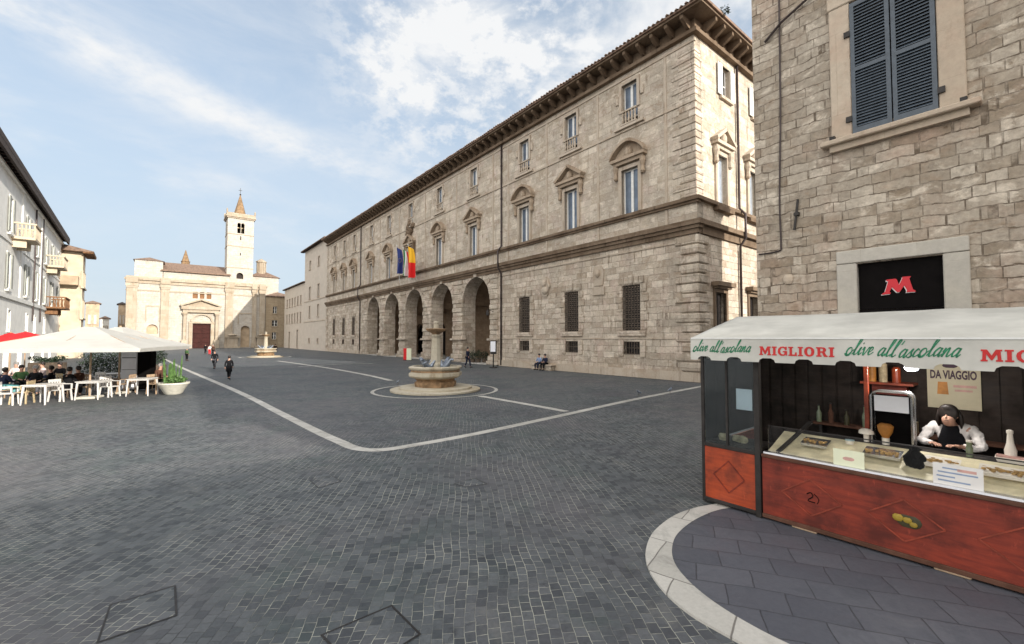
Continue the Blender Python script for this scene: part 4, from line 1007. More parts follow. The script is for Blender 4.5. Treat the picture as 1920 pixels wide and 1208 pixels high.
# neighbours behind the camera that shade the foreground, in the row of the stone building
simple_building('corner_house', 'stone house next along the row behind the viewer', 'house', RB, 17.3, 34, 16, 15, 'right', [(20, 1.2, 6.5, 9), (24, 1.2, 6.5, 9), (28, 1.2, 6.5, 9), (24, 1.6, 0.02, 3)], 'tile', .6)
RC = Frame(RB.w(38, -14), A0 + math.pi / 2 + math.pi)
simple_building('end_house', 'long house closing the square behind the viewer', 'house', Frame(RB.w(38, 2), A0 - math.pi / 2), 0, 52, 14, 14, 'beige_plaster', [(4 + 4 * i, 1.2, 6.5, 9) for i in range(12)], 'tile', .6)

# ------------------------------------------------------------------ lettering
def text_mb(s, size, bold=0.0, shear=0.0, sx_=1.0):
    cu = bpy.data.curves.new('t', 'FONT'); cu.body = s; cu.size = size; cu.offset = bold; cu.shear = shear; cu.resolution_u = 3
    o = bpy.data.objects.new('t', cu); C.objects.link(o)
    dg = bpy.context.evaluated_depsgraph_get(); me = bpy.data.meshes.new_from_object(o.evaluated_get(dg))
    vs = [(v.co.x * sx_, 0, v.co.y) for v in me.vertices]; fs = [tuple(p.vertices) for p in me.polygons]
    bpy.data.objects.remove(o); bpy.data.curves.remove(cu); bpy.data.meshes.remove(me)
    wd = max(v[0] for v in vs)
    m = MB(); m.raw(vs, fs); return m, wd
# hand lettered cursive: stroke paths per letter on a unit x-height
CUR = {
 'o': (.78, [[(.0, .25), (.15, .0), (.45, .0), (.6, .45), (.45, .95), (.2, .9), (.08, .45), (.3, .05), (.6, .5), (.78, .75)]]),
 'l': (.5, [[(.0, .1), (.2, .9), (.42, 1.9), (.34, 2.1), (.2, 1.7), (.14, .5), (.24, .02), (.5, .3)]]),
 'i': (.42, [[(.0, .3), (.18, .95), (.14, .25), (.24, .0), (.42, .3)], [(.22, 1.35), (.27, 1.48)]]),
 'v': (.62, [[(.0, .6), (.12, .95), (.22, .1), (.34, .02), (.56, .9), (.62, .8)]]),
 'e': (.56, [[(.0, .25), (.34, .55), (.36, .9), (.2, .95), (.08, .5), (.2, .0), (.56, .35)]]),
 'a': (.72, [[(.5, .85), (.3, .98), (.06, .5), (.16, .02), (.42, .35), (.54, .95), (.48, .2), (.56, .0), (.72, .3)]]),
 's': (.52, [[(.0, .2), (.32, 1.0), (.3, .6), (.4, .2), (.2, .0), (.05, .12)], [(.3, .05), (.52, .3)]]),
 'c': (.52, [[(.42, .8), (.28, .98), (.08, .55), (.16, .04), (.52, .35)]]),
 'n': (.78, [[(.0, .55), (.12, .95), (.1, .0), (.3, .85), (.44, .9), (.44, .2), (.54, .0), (.78, .35)]]),
 "'": (.3, [[(.1, 1.5), (.2, 1.95)]]), ' ': (.45, [])}
def cursive(s, length, slant=.42, pen=.0052, rise=0.0):
    tot = sum(CUR[c][0] for c in s); k = length / (tot + .6); m = MB(); x = 0
    for i, c in enumerate(s):
        wd, strokes = CUR[c]; base = rise * math.sin(i / len(s) * 9)
        for st in strokes:
            pts = catmull([((x + a + b * slant) * k, 0, (b + base) * k * 1.05) for a, b in st], 4)
            for a, b in zip(pts, pts[1:]):
                d = b - a
                if d.length < 1e-6: continue
                th = pen * (1.35 if d.z < 0 else .85); nrm = Vector((-d.z, 0, d.x)).normalized() * th
                e_ = d.normalized() * th * .5
                m.face([a - nrm - e_, b - nrm + e_, b + nrm + e_, a + nrm - e_])
        x += wd
    return m

# ------------------------------------------------------------------ market stall
SA = math.atan2((STE - STO).y, (STE - STO).x)
ST = Frame((STO.x, STO.y), SA)
M['red_wood'] = None
def wood(name, c1, c2, rough=.35):
    m, t, p = newmat(name); N = NT(t); tcn = N.n('ShaderNodeTexCoord').outputs['Object']
    n = N.noise(N.map(tcn, (1.2, 1.2, 9)), 2.2, 6, .65, .8); n2 = N.noise(tcn, 2.5, 5, .6)
    col = N.mix(N.ramp(n, .3, .72), c1, c2); col = N.mix(N.math('MULTIPLY', N.ramp(n2, .42, .68), .7), col, tuple(x * .3 for x in c1)); n4 = N.noise(N.map(tcn, (2, 2, .8), (0, 0, 0), (4, 4, 4)), 9, 7, .75); col = N.mix(N.math('MULTIPLY', N.ramp(n4, .60, .70), .4), col, tuple(min(1, x * 1.7 + .02) for x in c2))
    N.l(col, p.inputs['Base Color']); p.inputs['Roughness'].default_value = rough; p.inputs['Coat Weight'].default_value = .15
    N.l(N.ramp(n2, .3, .7, rough, rough + .25), p.inputs['Roughness'])
    return m
M['red_wood'] = wood('red_stained_wood', (.14, .013, .004), (.25, .028, .009), .5)
M['orange_wood'] = wood('orange_stained_wood', (.27, .035, .008), (.40, .058, .012), .4)
M['loz'] = plain('worn_red_moulding', (.22, .035, .015), .5, var=.4)
M['awning'] = plain('ivory_awning_cloth', (.50, .49, .45), .9, var=.13, scale=1.7, bump=.12, spec=.15)
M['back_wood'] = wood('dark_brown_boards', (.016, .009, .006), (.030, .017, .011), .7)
M['green_ink'] = plain('green_lettering', (.03, .22, .11), .7, var=.2, scale=20)
M['red_ink'] = plain('red_lettering', (.50, .02, .02), .7, var=.1)
M['clear'] = None
def clearglass(tint=(.90, .96, .97, 1), k=1.8):
    m, t, p = newmat('clear_glass'); N = NT(t)
    for l_ in list(t.links): t.links.remove(l_)
    tr_ = N.n('ShaderNodeBsdfTransparent'); gl_ = N.n('ShaderNodeBsdfGlossy'); gl_.inputs['Roughness'].default_value = .03; fr = N.n('ShaderNodeFresnel'); fr.inputs['IOR'].default_value = 1.5
    tr_.inputs['Color'].default_value = tint
    ms = N.n('ShaderNodeMixShader'); N.l(N.math('MULTIPLY_ADD', fr.outputs[0], k, .03 * (k > 1), clamp=True), ms.inputs[0]); N.l(tr_.outputs[0], ms.inputs[1]); N.l(gl_.outputs[0], ms.inputs[2])
    N.l(ms.outputs[0], t.nodes['Material Output'].inputs['Surface'])
    return m
M['clear'] = clearglass(); M['clear_thin'] = clearglass((.99, .995, .99, 1), .7)
st = thing('market_stall', 'red wooden street food stall with ivory awning at the right edge of the square', 'stall', ST.w(0, 0), SA)
XR = 4.4; YB = 2.1; XL_ = -.82
# posts
for x, y, w__ in ((0.0, 0.0, .075), (XL_ + .03, .02, .05), (XR, 0, .06), (XL_ + .03, YB, .05), (XR, YB, .05)):
    m = MB(); m.cbox(x - w__ / 2, x + w__ / 2, y - w__ / 2 - .01, y + w__ / 2, .02, 2.46, .006); m.build('post', M['iron'], st)
m = MB(); m.cbox(1.0 - .025, 1.0 + .025, 1.0, 1.05, 1.0, 2.5, .004); m.build('post', M['orange_wood'], st)
# front panels with raised lozenges
def lozenge(mb, cx, cz, rx, rz, y):
    pts = [(cx - rx, cz), (cx, cz + rz), (cx + rx, cz), (cx, cz - rz)]
    for i in range(4):
        a, b = pts[i], pts[(i + 1) % 4]; mb.bar((a[0], y, a[1]), (b[0], y, b[1]), .012, .014)
m = MB(); m.box(.05, XR - .04, -.02, .02, .10, .86); fp = m.build('front_panel', M['red_wood'], st)
m = MB(); m.cbox(.045, XR - .035, -.045, .01, .862, .905, .008); m.cbox(.045, XR - .035, -.04, .012, .045, .098, .006); m.build('rail', M['brown_cloth'], fp)
for cx in (.62, 1.52, 2.42, 3.32): m = MB(); lozenge(m, cx, .46, .33, .23, -.024); m.build('lozenge_moulding', M['red_wood'] if False else M['loz'], fp)
# little painted emblems inside the lozenges
m = MB(); m.tube(catmull([(.58, -.024, .50), (.625, -.024, .525), (.645, -.024, .48), (.59, -.024, .42), (.67, -.024, .41)], 4), .007, 5); m.tube(catmull([(.66, -.024, .52), (.71, -.024, .46), (.69, -.024, .40)], 4), .005, 5); m.build('emblem', M['black'], fp)
M['olive'] = plain('olive_yellow', (.28, .19, .02), .6); M['olive_dark'] = plain('olive_brown', (.04, .035, .012), .6)
m = MB(); m.ball((1.56, -.022, .46), .11, 12, 0, (1, .1, .7)); e2 = m.build('emblem', M['olive_dark'], fp)
m = MB(); m.ball((1.47, -.036, .485), .05, 10, 0, (1, .3, .9)); m.ball((1.55, -.036, .475), .04, 10, 0, (1, .3, .9)); m.ball((1.60, -.036, .44), .035, 10, 0, (1, .3, .9)); m.build('emblem', M['olive'], fp)
m = MB(); m.box(XL_ + .06, -.04, -.02, .02, .10, .86); sp_ = m.build('front_panel', M['orange_wood'], st)
m = MB(); lozenge(m, -.41, .47, .22, .23, -.024); m.build('lozenge_moulding', M['red_wood'], sp_)
m = MB(); m.cbox(XL_ + .05, -.035, -.03, .03, .862, .92, .008); m.build('rail', M['iron'], sp_); m = MB(); m.cbox(XL_ + .05, -.035, -.03, .03, .045, .098, .006); m.build('rail', M['iron'], sp_)
# floor, ends, back
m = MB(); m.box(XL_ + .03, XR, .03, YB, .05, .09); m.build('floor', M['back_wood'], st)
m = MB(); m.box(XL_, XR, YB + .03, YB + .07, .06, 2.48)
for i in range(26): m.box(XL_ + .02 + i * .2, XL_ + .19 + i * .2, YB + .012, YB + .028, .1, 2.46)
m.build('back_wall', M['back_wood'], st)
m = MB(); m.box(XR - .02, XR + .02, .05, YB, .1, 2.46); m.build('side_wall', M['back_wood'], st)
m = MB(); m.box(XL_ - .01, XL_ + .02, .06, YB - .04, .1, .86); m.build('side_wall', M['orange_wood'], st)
m = MB(); m.box(XL_ + .005, XL_ + .012, .06, YB - .04, .9, 2.42); m.build('side_glass', M['clear'], st)
m = MB(); m.box(XL_ + .06, -.04, -.004, .004, .92, 2.42); fg = m.build('front_glass', M['clear'], st)
m = MB(); m.box(-.44, -.41, -.02, .02, .92, 2.42); m.build('glazing_bar', M['iron'], fg)
# wheels and skids under the stall
m = MB()
for x in (.4, 1.75, 3.1): m.cbox(x, x + .28, -.03, .3, .022, .05, .006)
m.build('skid', M['beech'], st)
# counter: steel sill, sloping display bed, glass front
m = MB(); m.box(.05, XR - .04, .012, .10, .88, .93); m.box(.05, XR - .04, .10, .75, .86, .885); m.build('steel_sill', M['steel'], st); m = MB(); m.box(.06, XR - .05, .0, .011, .907, .928); m.build('sill_glint', M['white_panel'], st)  # white strip painted in for the bright reflection along the steel sill
M['cream'] = plain('cream_display_shelf', (.70, .62, .42), .5, var=.22, scale=4)
m = MB(); m.raw([(.08, .12, .93), (XR - .06, .12, .93), (XR - .06, .72, 1.12), (.08, .72, 1.12), (.08, .12, .89), (XR - .06, .12, .89), (XR - .06, .72, .89), (.08, .72, .89)], [(0, 1, 2, 3), (4, 7, 6, 5), (0, 4, 5, 1), (1, 5, 6, 2), (2, 6, 7, 3), (3, 7, 4, 0)])
m.build('display_shelf', M['cream'], st)
m = MB(); m.cbox(.05, XR - .04, .74, 1.05, 1.05, 1.12, .01); m.box(.05, XR - .04, .76, 1.03, .1, 1.048); m.build('counter_top', M['back_wood'], st)
m = MB(); m.box(.09, XR - .08, .098, .104, .93, 1.28)
m.build('display_glass', M['clear_thin'], st)
m = MB(); m.bar((.09, .1, 1.28), (XR - .08, .1, 1.28), .012); m.bar((.2, .12, .93), (.42, .74, 1.3), .05, .03); m.build('display_glass_rail', M['iron'], st)
# awning with scalloped valance
AY0, AYR, AY1 = -.35, 1.2, 2.75; ZC, ZR = 2.5, 2.86; AX0, AX1 = -.78, 4.9
m = MB(); n = 60
for i in range(n):
    xa, xb = AX0 + (AX1 - AX0) * i / n, AX0 + (AX1 - AX0) * (i + 1) / n
    sa, sb = [.022 * noise.noise(Vector((x_ * .9, 3, 0))) + .008 * noise.noise(Vector((x_ * 3, 7, 0))) for x_ in (xa, xb)]
    for (ya, za, yb, zb) in ((AY0, ZC, AY0 + .75, (ZC + ZR) / 2 - .0), (AY0 + .75, (ZC + ZR) / 2, AYR, ZR), (AYR, ZR, AY1, ZC)):
        da = 0 if ya == AY0 else -sa; db = 0 if ya == AY0 else -sb; ea = -sa if yb != AY1 else 0; eb = -sb if yb != AY1 else 0
        m.face([(xa, ya, za + da), (xb, ya, za + db), (xb, yb, zb + eb), (xa, yb, zb + ea)])
m.face([(AX0, AY1, ZC), (AX0, AY0, ZC), (AX0, AYR, ZR)])
aw_ = smooth_by(m.build('awning', M['awning'], st, True), 50); sm = aw_.modifiers.new('thick', 'SOLIDIFY'); sm.thickness = .006
def valance_pts(x0, x1, ztop, zbot, pitch=.42, notch=.2, dep=.055):
    pts = [(x0, ztop), (x0, zbot)]; x = x0 + pitch - notch
    x = x0 + .1
    while x + notch < x1 - .03:
        pts += [(x, zbot), (x + .012, zbot + dep * .6), (x + .05, zbot + dep), (x + notch - .05, zbot + dep), (x + notch - .012, zbot + dep * .6), (x + notch, zbot)]
        x += pitch
    return pts + [(x1, zbot), (x1, ztop)]
m = MB(); m.poly(valance_pts(AX0 + .002, AX1, ZC - .002, 2.18), AY0 - .004, AY0 + .002); va = m.build('valance', M['awning'], aw_)
m = MB(); m.poly(valance_pts(0, 3.1, ZC - .002, 2.18), -.003, .003); m.rot(-math.pi / 2); m.move((AX0 - .006, AY1, 0)); m.build('valance', M['awning'], aw_)
m = MB(); m.box(AX0 + .005, AX1, AY0 - .012, AY0 + .004, ZC - .012, ZC + .006); m.build('hem', M['frame_white'], aw_)
def vx(px): return ST.p(px, 660, AY0)[0]
def letter_on(mb, x, z, mat):
    mb.move((x, AY0 - .0075, z)); return mb.build('lettering', mat, aw_)
S_ = 'olive all\'ascolana'
for a, b in ((1299, 1413), (1583, 1812)): xa, xb = vx(a), vx(b); letter_on(cursive(S_, xb - xa, rise=.12), xa, 2.30, M['green_ink'])
letter_on(cursive(S_, 1.05, rise=.12), 3.55, 2.30, M['green_ink'])
def slab_word(word, x, z, h, width):
    """bold slab capitals"""
    mbt, wd = text_mb(word, h / .72, h * .045, 0, 1); k = width / wd
    mbt.v = [(a * k, b, c) for a, b, c in mbt.v]
    xs = sorted({round(v[0], 3) for v in mbt.v})
    return letter_on(mbt, x, z, M['red_ink'])
SLAB = {  # stroke boxes / polygons on a 1 x 1 cell
 'M': (1.3, [[(0, 0), (.42, 0), (.42, .14), (.32, .14), (.34, .62), (.62, .1), (.7, .1), (.98, .62), (1.0, .14), (.9, .14), (.9, 0), (1.3, 0), (1.3, .14), (1.22, .14), (1.18, .86), (1.28, .86), (1.28, 1), (.92, 1), (.66, .5), (.4, 1), (.04, 1), (.04, .86), (.14, .86), (.1, .14), (0, .14)]]),
 'I': (.5, [[(0, 0), (.5, 0), (.5, .14), (.38, .14), (.38, .86), (.5, .86), (.5, 1), (0, 1), (0, .86), (.12, .86), (.12, .14), (0, .14)]]),
 'L': (.85, [[(0, 0), (.85, 0), (.85, .4), (.7, .4), (.66, .16), (.38, .16), (.38, .86), (.5, .86), (.5, 1), (0, 1), (0, .86), (.12, .86), (.12, .14), (0, .14)]]),
 'G': (1.0, [[(.95, .62), (.95, 1), (.84, 1), (.8, .93), (.6, 1.02), (.3, .98), (.06, .75), (0, .5), (.06, .22), (.3, 0), (.6, -.02), (.86, .1), (.9, .02), (.98, .02), (.98, .52), (.55, .52), (.55, .38), (.72, .38), (.7, .2), (.55, .13), (.38, .18), (.28, .35), (.27, .6), (.36, .8), (.52, .88), (.7, .82), (.8, .62)]]),
 'O': (1.05, [[(.5, -.02), (.25, .03), (.06, .22), (0, .5), (.06, .78), (.25, .97), (.5, 1.02), (.5, .86), (.36, .8), (.28, .5), (.36, .2), (.5, .14)], [(.5, -.02), (.75, .03), (.94, .22), (1.0, .5), (.94, .78), (.75, .97), (.5, 1.02), (.5, .86), (.64, .8), (.72, .5), (.64, .2), (.5, .14)]]),
 'R': (1.05, [[(0, 0), (.5, 0), (.5, .14), (.38, .14), (.38, .86), (.5, .86), (.5, 1), (0, 1), (0, .86), (.12, .86), (.12, .14), (0, .14)], [(.5, 1), (.5, .86), (.64, .82), (.66, .68), (.6, .58), (.385, .56), (.385, .42), (.55, .42), (.72, 0), (1.05, 0), (1.05, .14), (.94, .16), (.8, .48), (.92, .62), (.92, .82), (.78, .97)]])}
def slab(word, x, z, h, width):
    tot = sum(SLAB[c][0] + .12 for c in word); k = width / tot; cx = x; m = MB()
    for c in word:
        wd, polys = SLAB[c]
        for pl in polys: m.poly([(cx + a * k, z + b * h) for a, b in pl], AY0 - .0095, AY0 - .0045)
        cx += (wd + .12) * k
    return m.build('lettering', M['red_ink'], aw_)
slab('MIGLIORI', vx(1424), 2.275, .115, vx(1567) - vx(1424)); slab('MIGLIORI', vx(1838), 2.275, .115, .86)
# ---- things in and on the stall
def sw_(x, y, z=0): return ST.w(x, y, z)
# price cards
def card(px0, px1, py0, py1, y, label, lines):
    xa, za = ST.p(px0, py1, y); xb, zb = ST.p(px1, py0, y); zt = ST.p(px0, py0, y)[1]
    t = thing('price_card', label, 'sign', sw_((xa + xb) / 2, y, za), SA, 'cards on the stall counter')
    W = (xb - xa) / 2; Hh = zt - za
    m = MB(); m.box(-W, W, -.003, .003, 0, Hh); m.build('card', M['letter_white'], t)
    return t, W, Hh
t_, W, Hh = card(1563, 1620, 840, 872, .05, 'cream price card with faint pink print standing at the left of the stall counter', 3)
M['print_pink'] = plain('pink_print', (.55, .32, .28), .7); M['print_blue'] = plain('blue_print', (.25, .32, .45), .7); M['card_cream'] = plain('cream_card', (.72, .74, .55), .6, var=.04)
bpy.data.objects[t_.name].children[0].data.materials[0] = M['card_cream']
m = MB(); m.ball((0, -.004, Hh * .5), .05, 12, 0, (1.2, .02, .5)); m.build('print', M['print_pink'], t_)
t_, W, Hh = card(1750, 1843, 866, 906, .05, 'larger white card with blue and pink print leaning on the right of the stall counter', 3)
m = MB()
for i, (a, b) in enumerate(((-.8, .5), (-.85, -.1), (-.8, .8), (-.6, .1))): m.box(W * a, W * b, -.0045, -.0031, Hh * (.2 + .19 * i), Hh * (.27 + .19 * i))
m.build('print', M['print_blue'], t_)
m = MB(); m.box(0, W * .75, -.0045, -.0031, Hh * .72, Hh * .84); m.build('print', M['print_pink'], t_)
# steel dispenser
def stall_at(px, py, y): x, z = ST.p(px, py, y); return x, z
xa, za = stall_at(1636, 808, .86); xb, zb = stall_at(1712, 808, .86); zt = stall_at(1670, 735, .86)[1]
t = thing('steel_fryer_hood', 'arched steel food warmer standing on the stall counter', 'food warmer', sw_((xa + xb) / 2, .86, 1.122), SA)
W = (xb - xa) / 2; Hh = zt - 1.122
m = MB(); prof = [(-W, 0)] + [(-W + .07 - .07 * math.cos(a), Hh - .07 + .07 * math.sin(a)) for a in [i * math.pi / 10 for i in range(6)]] + [(W - .07 + .07 * math.sin(a), Hh - .07 + .07 * math.cos(a)) for a in [i * math.pi / 10 for i in range(6)]] + [(W, 0)]
m.tube([(x_, -.04, z_) for x_, z_ in prof], .012, 6); m.tube([(x_, .16, z_) for x_, z_ in prof], .012, 6)
for (x_, z_), (x2, z2) in zip(prof, prof[1:]): m.face([(x_, -.04, z_), (x2, -.04, z2), (x2, .16, z2), (x_, .16, z_)])
m.build('hood', M['steel'], t)
m = MB(); m.box(-W + .03, W - .03, -.02, .0, Hh * .62, Hh * .92); m.build('backplate', M['white_panel'], t)
m = MB(); m.box(-W + .01, W - .01, .14, .15, .0, Hh - .08); m.build('rear_plate', M['black'], t)
# amber jar and cup
def lathe_thing(name, label, cat, px, y, prof, mat, n=16, z=1.122, grp=None, extra=None):
    x_ = ST.p(px, 800, y)[0]; t = thing(name, label, cat, sw_(x_, y, z), SA, grp)
    k = max(prof, key=lambda p: p[1]); m = MB(); m.lathe(prof, (0, 0, 0), n); o = m.build('body', mat, t, True); smooth_by(o, 50); return t
M['amber'] = plain('amber_paper', (.42, .17, .03), .6, var=.3); M['foam'] = plain('white_foam', (.74, .68, .60), .6, var=.05); M['green_jar'] = plain('greenish_glass', (.16, .19, .12), .2, var=.2)
t = lathe_thing('amber_shaker', 'amber paper cone cup on a white base inside the steel warmer', 'cup', 1660, .80, [(.03, 0), (.035, .09), (.04, .10), (.075, .17), (.085, .24), (.05, .27)], M['amber'])
m = MB(); m.lathe([(.038, 0), (.04, .085), (.03, .09)], (0, 0, 0), 12); m.build('base', M['foam'], t)
t = lathe_thing('paper_cup', 'white mushroom shaped stack of paper cups left of the steel warmer', 'cups', 1624, .82, [(.03, 0), (.033, .09), (.036, .1), (.085, .105), (.08, .14), (.05, .165), (.01, .17)], M['foam'])
t = lathe_thing('glass_jar', 'small clear jar on the counter before the vendor', 'jar', 1816, .80, [(.03, 0), (.032, .10), (.022, .13), (.026, .14), (.026, .17)], M['green_jar'])
m = MB(); m.lathe([(.028, .17), (.028, .19)], (0, 0, 0), 12); m.build('lid', M['foam'], t)
t = lathe_thing('sauce_bottle', 'tall pale bottle at the right of the stall counter', 'bottle', 1893, .9, [(.045, 0), (.05, .12), (.03, .2), (.022, .3), (.028, .31), (.028, .34), (.01, .35)], M['foam'])
x_ = ST.p(1905, 830, .85)[0]; t = thing('takeaway_tray', 'white takeaway tray with pink rim at the right of the counter', 'tray', sw_(x_, .84, 1.122), SA)
m = MB(); m.loft([[(-.14, -.07, 0), (.14, -.07, 0), (.14, .07, 0), (-.14, .07, 0)], [(-.16, -.085, .05), (.16, -.085, .05), (.16, .085, .05), (-.16, .085, .05)]]); m.build('tray', M['foam'], t)
m = MB(); m.box(-.15, .15, -.06, .06, .051, .066); m.build('napkin', M['print_pink'], t)
# dark plastic bag and food on the display shelf
x_, z_ = ST.p(1715, 850, .35); t = thing('black_bag', 'crumpled black bag on the display shelf of the stall', 'bag', sw_(x_, .34, .99), SA)
m = MB(); rr = random.Random(3); m.ball((0, 0, .09), .1, 14, 0, (1, .8, 1.15)); m.v = [(a + rr.uniform(-.018, .018), b + rr.uniform(-.018, .018), c + rr.uniform(-.015, .015)) for a, b, c in m.v]; m.tube([(0, 0, .18), (.03, .01, .24)], [.03, .05], 7); m.build('bag', M['black'], t, False)
M['fried'] = plain('fried_golden', (.40, .24, .08), .7, var=.35, scale=30, bump=.3); M['paper_green'] = plain('green_label', (.12, .22, .12), .6); M['teal_lid'] = plain('pale_blue_lid', (.35, .48, .52), .4)
def food_tray(px, label, w__=.2, mat='steel', fill='fried', y=.42):
    x_ = ST.p(px, 840, y)[0]; z_ = .93 + (y - .12) * .19 / .6 + .012
    t = thing('food_tray', label, 'tray', sw_(x_, y, z_), SA, 'food trays on the display shelf')
    m = MB(); m.loft([[(-w__, -.1, 0), (w__, -.1, 0), (w__, .1, .05), (-w__, .1, .05)], [(-w__ - .01, -.11, .035), (w__ + .01, -.11, .035), (w__ + .01, .11, .085), (-w__ - .01, .11, .085)]]); m.build('tray', M[mat], t)
    m = MB(); r2 = random.Random(px)
    for k in range(int(w__ * 160)): m.ball((r2.uniform(-w__ * .9, w__ * .9), r2.uniform(-.085, .085), .058 + r2.uniform(-.004, .012)), .021, 6)
    f_ = m.build('fried_olives', M[fill], t); f_['kind'] = 'stuff'
food_tray(1655, 'tray of golden fried olives between the cream price card and the black bag', .17, 'steel')
food_tray(1765, 'tray of golden fried olives just right of the black bag', .14, 'foam')
food_tray(1530, 'tray of fried olives at the left end of the display shelf', .14, 'steel')
food_tray(1880, 'long tray of fried olives at the right end of the display shelf', .17, 'foam')
x_, z_ = ST.p(1592, 815, .6); t = thing('plastic_tub', 'small tub with pale blue lid at the back of the display shelf', 'tub', sw_(x_, .62, 1.09), SA)
m = MB(); m.lathe([(.04, 0), (.05, .05)], (0, 0, 0), 12); m.build('tub', M['foam'], t); m = MB(); m.lathe([(.053, .05), (.053, .06)], (0, 0, 0), 12); m.build('lid', M['teal_lid'], t)
# notice behind the left glass
x_, z_ = ST.p(1395, 768, .3); xb_, zb_ = ST.p(1411, 727, .3)
t = thing('paper_notice', 'white paper notice stuck inside the left glass of the stall', 'notice', sw_(ST.p(1395, 748, .02)[0], .02, ST.p(1395, 769, .02)[1]), SA)
m = MB(); m.box(-.11, .11, 0, .003, 0, .3); m.build('sheet', M['white_panel'], t)
# paper bags behind left glass
x_ = ST.p(1375, 815, .25)[0]; t = thing('paper_bag', 'pile of crumpled brown paper bags behind the left glass of the stall', 'paper bags', sw_(x_, .25, .93), SA)
m = MB(); rr = random.Random(5)
for k in range(5): m.ball((rr.uniform(-.16, .16), rr.uniform(-.04, .06), .05), .07, 9, 0, (1.1, .7, .9))
m.v = [(a + rr.uniform(-.01, .01), b + rr.uniform(-.01, .01), c + rr.uniform(-.01, .01)) for a, b, c in m.v]; m.build('bags', M['tan'], t)
m = MB(); m.box(XL_ + .06, -.05, .06, .7, .88, .925); m.build('side_counter', M['back_wood'], st)
# shelf with goods and bright lamp
xs_, zs_ = ST.p(1660, 722, 1.7)
t = thing('wall_shelf', 'small orange wooden shelf high inside the stall', 'shelf', sw_(xs_, 1.92, zs_), SA)
m = MB(); m.box(-.3, .3, -.2, .17, 0, .03); m.build('board', M['orange_wood'], t); m = MB(); m.box(-.2, .2, .0, .17, -.16, -.002); m.build('bracket', M['red_wood'], t)
for k, (dx, h_, mt) in enumerate(((-.18, .22, 'amber'), (-.05, .26, 'tan'), (.1, .2, 'orange_wood'))):
    b_ = thing('spice_tin', ['amber tin at the left of the shelf in the stall', 'tall tan tin in the middle of the shelf in the stall', 'short orange tin at the right of the shelf in the stall'][k], 'tin', ST.w(xs_ + dx, 1.85, zs_ + .031), SA, 'tins on the stall shelf')
    m = MB(); m.lathe([(.05, 0), (.05, h_), (.03, h_ + .03)], (0, 0, 0), 12); m.build('tin', M[mt], b_)
xs_, zs_ = ST.p(1709, 690, .9)
M['bulb'] = plain('lit_lamp', (.9, .9, 1), .4, emit=(.9, .92, 1.0, 9.0))
t = thing('lit_lamp', 'lit white lamp hanging under the awning of the stall', 'lamp', sw_(xs_, .9, zs_), SA)
m = MB(); m.ball((0, 0, 0), .055, 12, 0, (1.3, 1.3, .8)); m.build('bulb', M['bulb'], t); m = MB(); m.lathe([(.09, .02), (.07, .06), (.02, .09), (.012, .55)], (0, 0, 0), 14); m.build('shade', M['iron'], t)
ld = bpy.data.lights.new('lamp_light', 'POINT'); ld.energy = 15; ld.shadow_soft_size = .06; ld.color = (1, .95, .88); lo = bpy.data.objects.new('lamp_light', ld); C.objects.link(lo); lo.parent = t; lo.location = (0, 0, -.1)
# poster
xa, za = ST.p(1738, 764, 2.0); xb, zb = ST.p(1840, 768, 2.0); zt = ST.p(1790, 687, 2.0)[1]
t = thing('poster', 'cream poster about takeaway food on the back wall of the stall', 'poster', sw_((xa + xb) / 2, 2.09, za), SA)
W = (xb - xa) / 2; Hh = zt - za + .1
M['poster'] = plain('poster_paper', (.52, .46, .32), .6, var=.05); M['ink'] = plain('dark_print', (.06, .03, .05), .7)
m = MB(); m.box(-W, W, -.004, .0, 0, Hh); m.build('sheet', M['poster'], t)
mt_, wd = text_mb('DA VIAGGIO', .16, .006); k_ = W * 1.75 / wd; mt_.v = [(a * k_ - W * .88, -.006, c + Hh * .60) for a, b, c in mt_.v]; mt_.build('lettering', M['ink'], t)
m = MB(); m.box(W * .0, W * .85, -.006, -.0045, Hh * .43, Hh * .48); m.box(W * .05, W * .7, -.006, -.0045, Hh * .35, Hh * .39); m.build('print', M['print_pink'], t)
m = MB(); m.ball((-W * .1, -.004, Hh * .86), W * .3, 12, 0, (1, .02, .45)); m.build('print', M['ink'], t)
m = MB(); m.lathe([(W * .16, 0), (W * .22, .0), (W * .18, Hh * .25)], (0, 0, 0), 12); m.v = [(a - W * .4, -.005 + b * .02, c + Hh * .28) for a, b, c in m.v]; m.build('print', M['amber'], t)

# ------------------------------------------------------------------ people
def skin_mesh(pts, edges, rad, root=0, sub=1):
    me = bpy.data.meshes.new('s'); me.from_pydata([tuple(p) for p in pts], edges, [])
    o = bpy.data.objects.new('s', me); C.objects.link(o)
    mo = o.modifiers.new('skin', 'SKIN'); mo.use_smooth_shade = True; mo.branch_smoothing = .4
    sv = me.skin_vertices[0].data
    for i, r_ in enumerate(rad): r2 = r_ if isinstance(r_, tuple) else (r_, r_); sv[i].radius = r2; sv[i].use_root = (i == root)
    if sub: ss = o.modifiers.new('sub', 'SUBSURF'); ss.levels = sub; ss.render_levels = sub
    dg = bpy.context.evaluated_depsgraph_get(); out_ = bpy.data.meshes.new_from_object(o.evaluated_get(dg))
    bpy.data.objects.remove(o); bpy.data.meshes.remove(me)
    return out_
def link_mesh(name, me, mat, parent, loc=(0, 0, 0)):
    me.materials.clear(); me.materials.append(mat); me.name = name
    for p in me.polygons: p.use_smooth = True
    o = bpy.data.objects.new(name, me); C.objects.link(o); o.parent = parent; o.location = loc; return o
